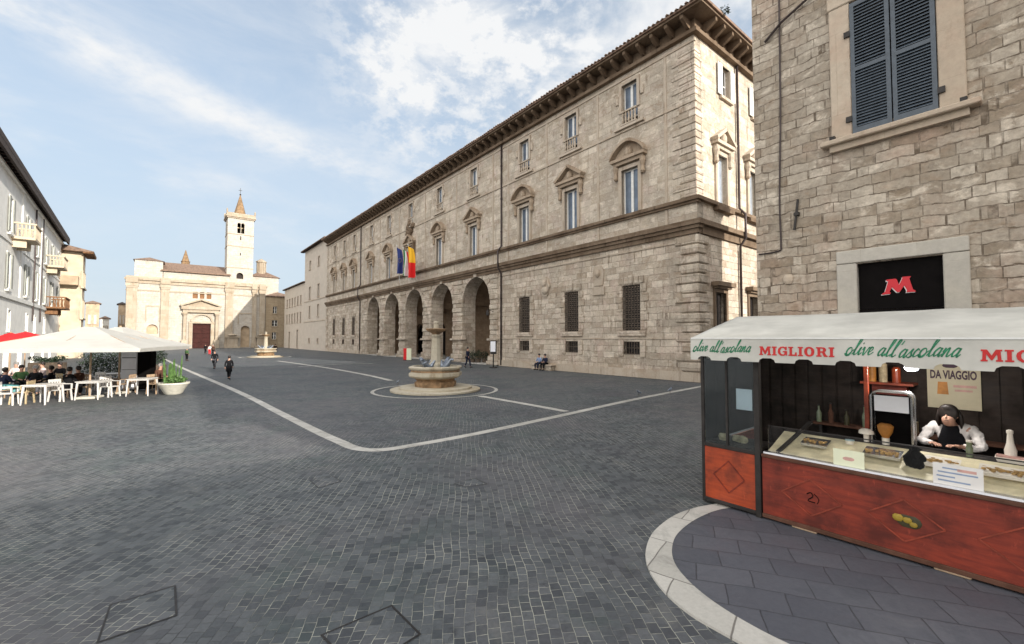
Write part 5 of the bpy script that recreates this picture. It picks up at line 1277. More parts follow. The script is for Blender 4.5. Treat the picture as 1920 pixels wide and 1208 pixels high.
def pose(kind, ph=0.0):
    J = dict(pelvis=(0, 0, .95), waist=(0, 0, 1.10), chest=(0, .0, 1.32), neck=(0, 0, 1.48), jaw=(0, -.015, 1.56), head=(0, -.005, 1.66),
             shL=(.17, 0, 1.41), shR=(-.17, 0, 1.41), elL=(.23, .02, 1.13), elR=(-.23, .02, 1.13), wrL=(.24, -.06, .90), wrR=(-.24, -.06, .90),
             hiL=(.09, 0, .90), hiR=(-.09, 0, .90), knL=(.10, -.02, .50), knR=(-.10, -.02, .50), anL=(.10, .02, .09), anR=(-.10, .02, .09), toL=(.11, -.14, .04), toR=(-.11, -.14, .04))
    if kind == 'walk':
        J.update(knL=(.09, -.16, .52), anL=(.09, -.22, .10), toL=(.10, -.37, .07), knR=(-.09, .06, .50), anR=(-.09, .26, .15), toR=(-.10, .14, .04), elL=(.23, .12, 1.15), wrL=(.22, .14, .92), elR=(-.23, -.05, 1.14), wrR=(-.2, -.2, .96))
    if kind == 'sit':
        d = -.45
        for k in ('pelvis', 'waist', 'chest', 'neck', 'jaw', 'head', 'shL', 'shR', 'elL', 'elR'): x, y, z = J[k]; J[k] = (x, y, z + d)
        J.update(hiL=(.1, -.02, .5), hiR=(-.1, -.02, .5), knL=(.14, -.42, .50), knR=(-.14, -.42, .50), anL=(.13, -.42, .09), anR=(-.13, -.40, .09), toL=(.14, -.58, .04), toR=(-.14, -.56, .04),
                 elL=(.25, -.08, .72), elR=(-.25, -.08, .72), wrL=(.12, -.32, .68), wrR=(-.12, -.32, .68), neck=(0, -.03, 1.03), jaw=(0, -.06, 1.1), head=(0, -.05, 1.2))
    if kind == 'vendor':
        J.update(waist=(0, .0, 1.10), chest=(0, -.08, 1.30), neck=(0, -.16, 1.42), jaw=(0, -.26, 1.44), head=(0, -.25, 1.55), shL=(.19, -.08, 1.37), shR=(-.19, -.08, 1.37),
                 elL=(.30, -.20, 1.14), elR=(-.30, -.20, 1.14), wrL=(.13, -.38, 1.17), wrR=(-.13, -.40, 1.17))
    return {k: Vector(v) for k, v in J.items()}
def hand(parent, wr, el, mat, sgn, sub=1):
    d = (wr - el).normalized(); side_ = Vector((0, 0, 1)).cross(d)
    if side_.length < .3: side_ = Vector((0, 1, 0)).cross(d)
    side_.normalize(); dn = d.cross(side_).normalized()
    if dn.z > 0: dn = -dn
    pts = [wr - d * .02, wr + d * .05, wr + d * .085]; ed = [(0, 1), (1, 2)]; rad = [(.026, .02), (.036, .018), (.034, .014)]
    for k, (off, ln_) in enumerate(((-.03, .058), (-.01, .07), (.01, .066), (.028, .05))):
        b = len(pts); base = wr + d * .085 + side_ * off
        pts += [base, base + d * ln_ * .55 + dn * .006, base + d * ln_ * .9 + dn * .03]; ed += [(2, b), (b, b + 1), (b + 1, b + 2)]; rad += [.0098, .009, .007]
    b = len(pts); pts += [wr + d * .03 - side_ * sgn * .035, wr + d * .065 - side_ * sgn * .055 + dn * .02, wr + d * .09 - side_ * sgn * .05 + dn * .03]
    ed += [(1, b), (b, b + 1), (b + 1, b + 2)]; rad += [.012, .010, .008]
    return pts, ed, rad
def person(label, loc, rz, kind='stand', top='blackcloth', legs='navy', hair='hair', h=1.72, coat=False, grp=None, sub=1, skirt=False, slim=1.0):
    s = h / 1.76; t = thing('person', label, 'person', loc, rz, grp, s)
    J = pose(kind); names = list(J); idx = {n_: i for i, n_ in enumerate(names)}
    pts = [J[n_] for n_ in names]
    E = [('pelvis', 'waist'), ('waist', 'chest'), ('chest', 'neck'), ('neck', 'jaw'), ('jaw', 'head'), ('chest', 'shL'), ('chest', 'shR'), ('shL', 'elL'), ('elL', 'wrL'), ('shR', 'elR'), ('elR', 'wrR'), ('pelvis', 'hiL'), ('pelvis', 'hiR'), ('hiL', 'knL'), ('knL', 'anL'), ('anL', 'toL'), ('hiR', 'knR'), ('knR', 'anR'), ('anR', 'toR')]
    rad = dict(pelvis=(.145, .11), waist=(.13, .10), chest=(.155, .115), neck=(.055, .055), jaw=(.068, .08), head=(.082, .098), shL=.062, shR=.062, elL=.040, elR=.040, wrL=.026, wrR=.026, hiL=.085, hiR=.085, knL=.06, knR=.06, anL=.042, anR=.042, toL=(.038, .028), toR=(.038, .028))
    ed = [(idx[a], idx[b]) for a, b in E]; rd = [rad[n_] for n_ in names]
    for sg_, a, b in ((1, 'wrL', 'elL'), (-1, 'wrR', 'elR')):
        hp, he, hr = hand(None, J[a], J[b], None, sg_); base = len(pts); pts += hp; rd += hr; ed += [(i + base, j + base) for i, j in he]; ed.append((idx[a], base))
    rd = [tuple(q_ * .84 for q_ in (v_ if isinstance(v_, tuple) else (v_, v_))) if i_ < len(names) and names[i_] not in ('neck', 'jaw', 'head', 'wrL', 'wrR') else v_ for i_, v_ in enumerate(rd)]
    me = skin_mesh(pts, ed, rd, idx['pelvis'], sub); link_mesh('body', me, M['skin'], t)
    def cloth(name, keys, es, grow, mat, extra=None, root=None):
        ii = {k: n_ for n_, k in enumerate(keys)}; r_ = []
        for k in keys:
            q = rad[k]; q = q if isinstance(q, tuple) else (q, q); r_.append((q[0] + grow, q[1] + grow))
        if extra: 
            for k, v in extra.items(): r_[ii[k]] = v
        me_ = skin_mesh([J2[k] for k in keys], [(ii[a], ii[b]) for a, b in es], r_, ii[root or keys[0]], sub + (1 if sub == 2 else 0))
        if sub == 2:
            for v_ in me_.vertices: k_ = 1 + .10 * noise.noise(v_.co * 14) + .06 * noise.noise(v_.co * 34); v_.co = v_.co + v_.normal * (.020 * noise.noise(Vector((v_.co.x * 9, v_.co.y * 16, v_.co.z * 16))) + .010 * noise.noise(v_.co * 38) - .004)
        return link_mesh(name, me_, M[mat], t)
    J2 = dict(J); low = J['pelvis'].copy()
    J2['wrL'] = J['wrL'].lerp(J['elL'], .08); J2['wrR'] = J['wrR'].lerp(J['elR'], .08); J2['nk'] = J['chest'].lerp(J['neck'], .82); rad['nk'] = (.06, .06)
    cloth('top', ['pelvis', 'waist', 'chest', 'nk', 'shL', 'elL', 'wrL', 'shR', 'elR', 'wrR'], [('pelvis', 'waist'), ('waist', 'chest'), ('chest', 'nk'), ('chest', 'shL'), ('shL', 'elL'), ('elL', 'wrL'), ('chest', 'shR'), ('shR', 'elR'), ('elR', 'wrR')], .026, top, {'elL': (.056, .056), 'elR': (.056, .056), 'wrL': (.038, .038), 'wrR': (.038, .038), 'shL': (.08, .08), 'shR': (.08, .08)}, root='chest')
    if coat:
        m = MB(); rings = []
        for z, rx, ry in ((.60, .21, .17), (.75, .20, .16), (.95, .19, .145), (1.1, .165, .13)):
            rings.append([(rx * math.cos(a), ry * math.sin(a), z) for a in [2 * math.pi * i / 16 for i in range(16)]])
        m.loft(rings); m.build('coat_skirt', M[top], t, True)
    J2['anL'] = J['anL'].lerp(J['knL'], .1); J2['anR'] = J['anR'].lerp(J['knR'], .1)
    cloth('trousers', ['pelvis', 'hiL', 'knL', 'anL', 'hiR', 'knR', 'anR'], [('pelvis', 'hiL'), ('hiL', 'knL'), ('knL', 'anL'), ('pelvis', 'hiR'), ('hiR', 'knR'), ('knR', 'anR')], .018, legs)
    for a, b in (('anL', 'toL'), ('anR', 'toR')):
        m = MB(); A_, B_ = J[a], J[b]; dd = (B_ - A_); dd.z = 0; dd.normalize(); m.tube([A_ - dd * .05 + Vector((0, 0, -.03)), A_ + Vector((0, 0, -.01)), B_ + Vector((0, 0, .01)), B_ + dd * .05 + Vector((0, 0, -.005))], [.035, .055, .047, .025], 8); m.build('shoe', M['shoe'], t, True)
    hd = J['head']; m = MB(); rr = random.Random(len(label)); m.ball((0, 0, 0), .106, 16, 0, (.95, 1.05, 1.05))
    m.v = [(x, y, z) for x, y, z in m.v]
    vs = []
    for x, y, z in m.v:
        if y < -.03 and z < .074: y = -.03 + (y + .03) * .3; x *= 1.06
        if y < -.03 and z >= .074: y *= .93
        if z < -.05 and y > -.04: z = -.05 + (z + .05) * 1.15
        vs.append((hd.x + x + rr.uniform(-.003, .003), hd.y + .012 + y, hd.z + .026 + z))
    m.v = vs; m.build('hair', M[hair], t, True)
    # face: nose, eyes, mouth, ears
    f = (J['jaw'] - J['head']); m = MB(); fy = hd.y - .098
    m.tube([(hd.x, fy + .01, hd.z + .0), (hd.x, fy - .014, hd.z - .04)], [.008, .013], 6)
    for s2 in (-1, 1): m.ball((hd.x + s2 * .082, hd.y + .01, hd.z - .02), .024, 8, 0, (.4, .8, 1.2))
    m.build('face', M['skin'], t, True)
    m = MB()
    for s2 in (-1, 1): m.ball((hd.x + s2 * .030, fy + .016, hd.z - .012), .0065, 8, 0, (1.3, .6, .6))
    m.box(hd.x - .02, hd.x + .02, fy + .012, fy + .022, hd.z - .075, hd.z - .070); m.build('eyes', M['hair'], t)
    return t
def facing(p, q): return math.atan2(q[1] - p[1], q[0] - p[0]) + math.pi / 2
q = G(429, 712); person('person in long dark coat walking alone across the open square', q, R(200), 'walk', 'blackcloth', 'blackcloth', 'hair', 1.42, True)
q = G(402, 692); person('dark dressed person in front of the little group before the church', q, R(20), 'walk', 'blackcloth', 'grey_cloth', 'hair', 1.5, True)
q = G(350, 677); person('lone person in dark green walking beside the left white band', q, R(170), 'stand', 'green_cloth', 'blackcloth', 'hair', 1.42)
q = G(385, 664); person('dark figure nearest the red church door', q, R(180), 'stand', 'blackcloth', 'blackcloth', 'hair', 1.55)
q = G(393, 666); person('person in white top and red skirt in the group before the church', q, R(10), 'stand', 'white_cloth', 'red_cloth', 'hair', 1.5)
q = G(399, 667); person('person in brown jacket at the right of the group before the church', q, R(-20), 'walk', 'brown_cloth', 'blackcloth', 'hair_grey', 1.6)
q = G(877, 690); person('person in dark blue suit walking past the rightmost arch', q, R(60), 'walk', 'navy', 'navy', 'hair', 1.72)
q = G(516, 668); person('dark dressed person sitting on the rim of the distant fountain', q + Vector((0, 0, .55)), R(40), 'sit', 'blackcloth', 'blackcloth', 'hair', 1.5)
# stone bench along the palace foot with two sitters
bx0 = P.p(1005, 690)[0]; bx1 = P.p(1045, 696)[0]
t = thing('stone_bench', 'low stone ledge at the foot of the palace wall under the grilled windows', 'bench', P.w((bx0 + bx1) / 2, -.42), A0)
m = MB(); m.cbox(-(bx1 - bx0) / 2, (bx1 - bx0) / 2, -.25, .25, .36, .45, .02); m.build('seat', M['trim'], t); m = MB(); m.cbox(-(bx1 - bx0) / 2 + .1, (bx1 - bx0) / 2 - .1, -.18, .22, .0, .36, .02); m.build('base', M['palace_rough'], t)
for px_, lab, tp, lg in ((1019, 'seated person in pale blue jacket, left of the two on the stone ledge', 'blue_cloth', 'navy'), (1030, 'seated person in dark clothes, right of the two on the stone ledge', 'navy', 'blackcloth')):
    x_ = P.p(px_, 690)[0]; person(lab, P.w(x_, -.42, 0), A0 + .2, 'sit', tp, lg, 'hair', 1.7)
# vendor
x_ = ST.p(1783, 780, 1.05)[0]
ven = person('stall vendor with dark hair leaning over the counter in white sleeves and black apron', ST.w(x_, 1.34, .09), SA - .12, 'vendor', 'white_cloth', 'blackcloth', 'hair', 1.66, sub=2)
m = MB(); rn = random.Random(4)
for k in range(16):
    a_ = math.pi * (.02 + .96 * k / 15); x0 = .098 * math.cos(a_); y0 = -.25 + .02 + .095 * math.sin(a_)
    m.tube([(x0 * .9, y0, 1.60), (x0 * 1.12, y0 + .01, 1.52), (x0 * 1.2 + rn.uniform(-.008, .008), y0 + .02, 1.44), (x0 * 1.1, y0 + .03, 1.39 + rn.uniform(-.02, .02))], [.02, .024, .022, .008], 6)
m.build('long_hair', M['hair'], ven, True)
m = MB(); rings = []
for z, rx, ry, cy in ((.75, .17, .14, -.0), (1.0, .165, .135, -.01), (1.2, .15, .135, -.05), (1.33, .10, .11, -.10), (1.40, .07, .09, -.15)):
    rings.append([(rx * math.cos(a), cy + (ry * math.sin(a)), z) for a in [2 * math.pi * i / 16 for i in range(16)]])
m.loft(rings); m.v = [(x, y - .028, z) for x, y, z in m.v]; m.build('apron', M['blackcloth'], ven, True)

# ------------------------------------------------------------------ fountains
def fountain(loc, label, scale=1.0):
    t = thing('fountain', label, 'fountain', loc, 0, 'round stone fountains of the square', scale)
    m = MB(); m.lathe([(2.12, .017), (2.12, .09), (2.08, .105)], (0, 0, 0), 40); m.lathe([(1.72, .105), (1.72, .19), (1.68, .205)], (0, 0, 0), 40); smooth_by(m.build('steps', M['fountain'], t), 35)
    m = MB(); m.lathe([(.98, .20), (1.02, .40), (.9, .5), (1.02, .62)], (0, 0, 0), 8); m.rot(R(22.5)); m.build('foot', M['fountain_wet'], t)
    m = MB(); prof = [(1.0, .60), (1.2, .66), (1.28, .72), (1.28, .86), (1.18, .90), (1.16, 1.0), (1.27, 1.04), (1.30, 1.12), (1.24, 1.17), (1.1, 1.17), (1.08, 1.05), (1.08, 1.02)]
    m.lathe(prof, (0, 0, 0), 8); m.rot(R(22.5)); m.build('basin', M['fountain'], t)
    m = MB(); m.lathe([(1.2, .905), (1.18, .985)], (0, 0, 0), 8); m.rot(R(22.5)); m.build('frieze', M['fountain_wet'], t)
    m = MB(); m.lathe([(1.07, 1.06), (1.07, 1.08)], (0, 0, 0), 24); m.build('water', M['water'], t)
    m = MB(); m.lathe([(.34, 1.0), (.34, 1.25), (.27, 1.35), (.24, 1.6), (.20, 2.5), (.25, 2.6), (.18, 2.68)], (0, 0, 0), 8); m.rot(R(22.5)); m.build('pillar', M['fountain'], t)
    m = MB(); m.lathe([(.12, 2.62), (.2, 2.72), (.46, 2.86), (.5, 2.93), (.46, 2.95), (.2, 2.9)], (0, 0, 0), 20); smooth_by(m.build('upper_bowl', M['fountain_wet'], t), 40)
    m = MB(); m.lathe([(.13, 2.88), (.12, 3.2), (.16, 3.24), (.1, 3.3)], (0, 0, 0), 10); m.build('finial', M['fountain'], t)
    # lead sea horses round the pillar
    for k in range(4):
        a = math.pi / 4 + k * math.pi / 2 + .25
        pts = [(.42, 0, 1.12), (.58, 0, 1.2), (.75, 0, 1.3), (.86, 0, 1.48), (.95, 0, 1.56), (1.08, 0, 1.5), (.3, .05, 1.3), (.22, .14, 1.5)]
        ca_, sa_ = math.cos(a), math.sin(a); pts = [(x * ca_ - y * sa_, x * sa_ + y * ca_, z - .04) for x, y, z in pts]
        me = skin_mesh(pts, [(0, 1), (1, 2), (2, 3), (3, 4), (4, 5), (0, 6), (6, 7)], [.13, .14, .12, .085, .07, .04, .09, .04], 1, 1)
        link_mesh('sea_horse', me, M['lead'], t)
    return t
f1 = fountain(FC, 'eight sided stone fountain with tall pillar and bowl in the middle of the square')
c = copy_tree(f1); q = G(498, 670); c.location = q; c['label'] = 'same kind of stone fountain seen small in the distance before the church'
strip('paving_ring', [q + Vector((math.cos(t_) * 2.9, math.sin(t_) * 2.9, 0)) for t_ in [2 * math.pi * i / 40 for i in range(40)]], .3, .016, True)
# pigeons
def pigeon(loc, rz, label, grp='pigeons in the square'):
    t = thing('pigeon', label, 'pigeon', loc, rz, grp)
    me = skin_mesh([(0, .16, .14), (0, .06, .15), (0, -.04, .17), (0, -.09, .23), (0, -.11, .27), (0, -.145, .265)], [(0, 1), (1, 2), (2, 3), (3, 4), (4, 5)], [(.03, .012), (.06, .05), (.065, .06), (.032, .032), (.026, .026), .006], 2, 1)
    link_mesh('body', me, M['lead'], t); m = MB()
    for s in (-1, 1): m.tube([(s * .02, -.02, .12), (s * .025, -.02, .0), (s * .03, -.05, .002)], .005, 5)
    m.build('legs', M['iron_rust'], t)
a = R(200)
pigeon(FC + Vector((-1.62, -.75, .29)), .6, 'dark pigeon perched on the left step of the near fountain')
pigeon(G(1256, 738), 2.2, 'dark pigeon on the white band towards the stall')
pigeon(G(1198, 743), -1.0, 'pigeon a little left of the other on the white band')
pigeon(FC + Vector((-.32, -1.12, 1.17)), 1.0, 'pigeon on the front rim of the near fountain')

# ------------------------------------------------------------------ things along the palace
q = G(925, 690); x_, z_ = P.p(925, 640); 
t = thing('information_totem', 'white information panel on a post beside the rightmost arch', 'sign', q + Vector((0, 0, 0)), A0 + .35)
m = MB(); m.cbox(-.3, .3, -.05, .05, 1.15, 2.3, .02); m.build('case', M['iron'], t); m = MB(); m.box(-.25, .25, -.056, -.051, 1.35, 2.22); m.build('panel', M['white_panel'], t)
m = MB(); m.box(-.04, .04, -.04, .04, .05, 1.15); m.cbox(-.3, .3, -.22, .22, .0, .07, .02); m.build('post', M['iron'], t)
q = G(764, 676); t = thing('poster_board', 'red and cream display board standing against an arcade pier', 'board', q, A0 + .3)
m = MB(); m.cbox(-.62, -.12, -.06, .06, .05, 1.35, .02); m.build('red_side', M['red_cloth'], t); m = MB(); m.cbox(-.115, .6, -.06, .06, .05, 1.35, .02); m.build('cream_side', M['card_cream'], t); m = MB()
for s in (-.5, .5): m.box(s - .03, s + .03, -.2, .2, .0, .05)
m.build('feet', M['iron'], t)
def leaf_cloud(mb, c, rx, ry, rz, n, size, rnd, m=0, spiky=False):
    for i in range(n):
        while True:
            u = Vector((rnd.uniform(-1, 1), rnd.uniform(-1, 1), rnd.uniform(-1, 1)))
            if .25 < u.length < 1: break
        k = 1 + .25 * noise.noise(u * 2.3 + Vector(c))
        p = Vector((c[0] + u.x * rx * k, c[1] + u.y * ry * k, c[2] + u.z * rz * k))
        d = Vector((rnd.gauss(0, 1), rnd.gauss(0, 1), rnd.gauss(.3, 1))).normalized(); s_ = d.cross(Vector((rnd.gauss(0, 1), rnd.gauss(0, 1), rnd.gauss(0, 1)))).normalized()
        L_ = size * rnd.uniform(.6, 1.3); mb.face([p - s_ * L_ * .3, p + d * L_, p + s_ * L_ * .3, p - d * L_ * .6], m)
for px_, h_, lab in ((886, 1.1, 'left dark potted shrub inside the rightmost arch'), (897, 1.25, 'tallest dark potted shrub inside the rightmost arch'), (909, 1.05, 'right dark potted shrub inside the rightmost arch')):
    q = G(px_, 681); t = thing('potted_shrub', lab, 'potted plant', q, 0, 'potted shrubs in the arch')
    m = MB(); m.lathe([(.2, .07), (.27, .4), (.3, .42)], (0, 0, 0), 12); m.build('pot', M['iron_rust'], t)
    m = MB(); leaf_cloud(m, (0, 0, .4 + h_ * .35), .42, .42, h_ * .4, 320, .09, random.Random(px_)); m.build('foliage', M['leaf_dark'], t); m = MB(); m.tube([(0, 0, .4), (0, 0, .4 + h_ * .4)], .025, 5); m.build('stem', M['soil'], t)
# ------------------------------------------------------------------ flags
def tri(name, cols, axis='z'):
    m, t, p = newmat(name); N = NT(t); sp = N.n('ShaderNodeSeparateXYZ'); N.l(N.n('ShaderNodeTexCoord').outputs['UV'], sp.inputs[0])
    v = sp.outputs[0] if axis == 'x' else sp.outputs[1]; col = cols[0]
    for i, c_ in enumerate(cols[1:]): col = N.mix(N.math('GREATER_THAN', v, (i + 1) / len(cols)), col, c_)
    N.l(col, p.inputs['Base Color']); p.inputs['Roughness'].default_value = .8; return m
FL = {'eu': tri('blue_flag_cloth', [(.02, .035, .17), (.02, .035, .17)]), 'it': tri('tricolour_cloth', [(.02, .2, .06), (.7, .7, .7), (.6, .02, .03)], 'x'), 'yr': tri('yellow_red_cloth', [(.65, .01, .01), (.80, .45, .02)])}
def flag(px, ptop, pbot, kind, label, wpx, lean):
    off = -2.1; x, zt = P.p(px, ptop, off); zb = P.p(px, pbot, off)[1]
    t = thing('flag', label, 'flag', P.w(x, off, 0), A0 + R(35), 'flags over the arcade')
    base = (0 - lean, 1.4, 9.3); tip = (0, 0, zt + .2)
    m = MB(); m.tube([base, tip], .035, 6); m.ball(tip, .07, 8); m.build('pole', M['frame_white'], t)
    nx, nz = 12, 14; W = wpx; vs = []; fs = []; uv = []
    tipv, bv = Vector(tip), Vector(base); Hh = zt - zb
    for j in range(nz + 1):
        for i in range(nx + 1):
            u, v = i / nx, j / nz
            fold = .2 * math.sin(u * 9 + v * 2.2) * (.3 + v); wd = W * (.45 + .55 * v * (1 - .25 * v))
            vs.append((u * wd + .06 * math.sin(v * 5), fold + u * .25, zt - v * Hh * (1 - .12 * u) - u * .3)); uv.append((u, 1 - v))
    for j in range(nz):
        for i in range(nx): a_ = j * (nx + 1) + i; fs.append((a_, a_ + nx + 1, a_ + nx + 2, a_ + 1))
    me = bpy.data.meshes.new('cloth'); me.from_pydata(vs, [], fs); me.materials.append(FL[kind]); ul = me.uv_layers.new()
    for lp_ in me.loops: ul.data[lp_.index].uv = uv[lp_.vertex_index]
    for p_ in me.polygons: p_.use_smooth = True
    o = bpy.data.objects.new('cloth', me); C.objects.link(o); o.parent = t
    if kind == 'eu':
        m = MB()
        for k in range(12):
            a_ = 2 * math.pi * k / 12; cx, cz = .45 * W + .22 * W * math.cos(a_), zt - Hh * .5 + .22 * W * math.sin(a_)
            m.poly([(cx + (.05 if i % 2 == 0 else .02) * math.cos(math.pi * i / 5 + 1.57), cz + (.05 if i % 2 == 0 else .02) * math.sin(math.pi * i / 5 + 1.57)) for i in range(10)], -.12, -.115)
        m.build('stars', M['olive'], o)
flag(744, 464, 514, 'eu', 'dark blue flag with ring of stars, left of the three over the arcade', 1.1, .4)
flag(756, 468, 518, 'it', 'green white and red flag in the middle of the three over the arcade', 1.0, .0)
flag(765, 462, 522, 'yr', 'yellow and red flag, rightmost of the three over the arcade', 1.25, -.4)

# ------------------------------------------------------------------ cafe terrace
def parasol(loc, half, zb, zt, label, mat='canvas', rz=0.0, grp='white parasols of the cafe', val=.13, lowpole=0):
    t = thing('parasol', label, 'parasol', loc, rz, grp)
    m = MB(); n = 8; rings = []
    cor = [(half, half), (0, half * 1.0), (-half, half), (-half, 0), (-half, -half), (0, -half), (half, -half), (half, 0)]
    for f_, z in ((1, zb + val), (.55, zb + val + (zt - zb - val) * .42), (.08, zt)):
        rings.append([(x * f_, y * f_, z + (.04 * f_ if (abs(x) < .01 or abs(y) < .01) and f_ == 1 else 0)) for x, y in cor])
    rings.insert(0, [(x * 1.0, y * 1.0, zb) for x, y in cor])
    m.loft(rings, False); m.face([(x * .08, y * .08, zt) for x, y in reversed(cor)])
    o = m.build('canopy', M[mat], t); s_ = o.modifiers.new('thick', 'SOLIDIFY'); s_.thickness = .01
    m = MB(); m.tube([(0, 0, .02), (0, 0, zt + .02)], .035, 8); m.ball((0, 0, zt + .04), .05, 8); m.build('pole', M['beech'], t)
    m = MB()
    for x, y in cor: m.bar((x * .08, y * .08, zt - .06), (x * .97, y * .97, zb + val - .02), .025)
    m.build('ribs', M['beech'], t); m = MB(); m.cbox(-.35, .35, -.35, .35, .0, .09, .02); m.build('base', M['bowl'], t)
    return t
pa = at_depth(172, 620, 18.2); pb = at_depth(226, 620, 19.8)
parasol((pa.x, pa.y, 0), 2.65, 1.97, 2.95, 'big white square parasol at the left over the cafe tables', rz=R(20))
parasol((pb.x, pb.y, 0), 1.9, 2.02, 2.98, 'big white square parasol at the right over the cafe tables', rz=R(4))
pc = at_depth(20, 630, 22.5); parasol((pc.x, pc.y, 0), .75, 2.2, 2.75, 'red parasol at the left edge behind the white ones', 'red_cloth', grp='red parasols of the cafe')
pc = at_depth(48, 630, 25.5); parasol((pc.x, pc.y, 0), .7, 2.45, 2.85, 'smaller red parasol just right of the other red one', 'red_cloth', grp='red parasols of the cafe')
def table(loc, rz, label, s=.42):
    t = thing('cafe_table', label, 'table', loc, rz, 'white cafe tables')
    m = MB(); m.cbox(-s, s, -s, s, .71, .745, .008); m.box(-s + .04, s - .04, -s + .04, s - .04, .67, .708); m.build('table_top', M['plastic'], t)
    for a in (-1, 1):
        for b in (-1, 1):
            m = MB(); m.loft([[(a * (s - .02) - .016, b * (s - .02) - .016, 0), (a * (s - .02) + .016, b * (s - .02) - .016, 0), (a * (s - .02) + .016, b * (s - .02) + .016, 0), (a * (s - .02) - .016, b * (s - .02) + .016, 0)],
                              [(a * (s - .06) - .026, b * (s - .06) - .026  , .668), (a * (s - .06) + .026, b * (s - .06) - .026  , .668), (a * (s - .06) + .026, b * (s - .06) + .026  , .668), (a * (s - .06) - .026, b * (s - .06) + .026  , .668)]]); m.build('leg', M['plastic'], t)
    return t
def chair(loc, rz, label, mat='plastic'):
    t = thing('cafe_chair', label, 'chair', loc, rz, 'chairs of the cafe terrace')
    m = MB(); m.cbox(-.23, .23, -.24, .22, .42, .455, .01); m.build('seat', M[mat], t)
    m = MB(); m.box(-.23, .23, .215, .245, .76, .86); m.box(-.23, -.18, .21, .24, .455, .76); m.box(.18, .23, .21, .24, .455, .76)
    for k in range(3): m.box(-.12 + k * .1, -.07 + k * .1, .212, .236, .455, .76)
    m.build('backrest', M[mat], t)
    for s in (-1, 1):
        m = MB(); m.box(*sorted((s * .23, s * .275)), -.22, .22, .64, .67); m.box(*sorted((s * .232, s * .27)), -.22, -.18, .45, .64); m.build('armrest', M[mat], t)
        for b in (-.22, .2): m = MB(); m.bar((s * .2, b, .42), (s * .24, b * 1.12, 0), .04, .045); m.build('leg', M[mat], t)
    return t
def gp(px, py): return G(px, py)
TB = [(80, 757, 'white table at the left front of the cafe terrace'), (176, 748, 'white table in the middle front of the cafe terrace'), (267, 741, 'white table at the right front of the cafe terrace'), (120, 733, 'white table in the second row behind seated guests'), (215, 728, 'white table in the second row before the dark hedge')]
for i, (a, b, lab) in enumerate(TB): table(gp(a, b), R(8 + i * 3), lab)
CHS = [(112, 752, R(90), 'plastic', 'white chair just right of the left front table'), (205, 744, R(80), 'plastic', 'white chair just right of the middle table'), (237, 738, R(-80), 'beech', 'wood toned chair left of the right table'), (292, 738, R(85), 'beech', 'wood toned chair between right table and planter'),
       (42, 757, R(-70), 'tan', 'tan wicker chair left of the left front table'), (98, 737, R(10), 'tan', 'tan wicker chair behind the left front table'), (148, 738, R(-90), 'beech', 'wood toned chair left of the middle table'), (12, 760, R(120), 'plastic', 'white chair at the very left edge of the terrace'), (180, 733, R(5), 'plastic', 'white chair behind the middle table')]
for a, b, r_, mt, lab in CHS: chair(gp(a, b), r_, lab, mt)
SIT = [(6, 748, 'person in navy seated at the very left edge of the terrace', 'navy', 'teal_cloth', R(170)), (38, 738, 'person in dark green seated left of the front table', 'green_cloth', 'blackcloth', R(60)), (66, 740, 'person in black seated behind the left table', 'blackcloth', 'blackcloth', R(20)),
       (96, 741, 'person in black bent over the tan chair', 'blackcloth', 'grey_cloth', R(-60)), (127, 746, 'broad person in black seated between the front tables', 'blackcloth', 'blackcloth', R(180)), (147, 742, 'person in brown seated left of the middle table', 'brown_cloth', 'blackcloth', R(-90)),
       (30, 726, 'person in lilac standing out among the seated guests at the left', 'pink_cloth', 'grey_cloth', R(20)), (80, 726, 'person in pale pink in the second row', 'pink_cloth', 'navy', R(-30)), (112, 727, 'person in black in the second row', 'blackcloth', 'navy', R(10)), (243, 728, 'person in grey seated before the white cabinet', 'grey_cloth', 'blackcloth', R(-70)), (298, 732, 'person in brown at the right end of the terrace', 'brown_cloth', 'blackcloth', R(80))]
for i, (a, b, lab, tp, lg, r_) in enumerate(SIT):
    q = gp(a, b); person(lab, q, r_, 'sit', tp, lg, 'hair_grey' if i % 4 == 2 else 'hair', 1.72)
    s_ = thing('cafe_stool', 'stool under the ' + lab.replace('person', 'guest').replace(' seated', '').replace(' standing out', ''), 'stool', q, r_, 'stools of the cafe guests')
    m = MB(); m.cbox(-.19, .19, -.17, .2, .34, .38, .01); m.build('seat', M['beech'], s_)
    for a_ in (-1, 1):
        for b_ in (-.14, .17): m = MB(); m.bar((a_ * .16, b_, .34), (a_ * .18, b_, 0), .03); m.build('leg', M['beech'], s_)
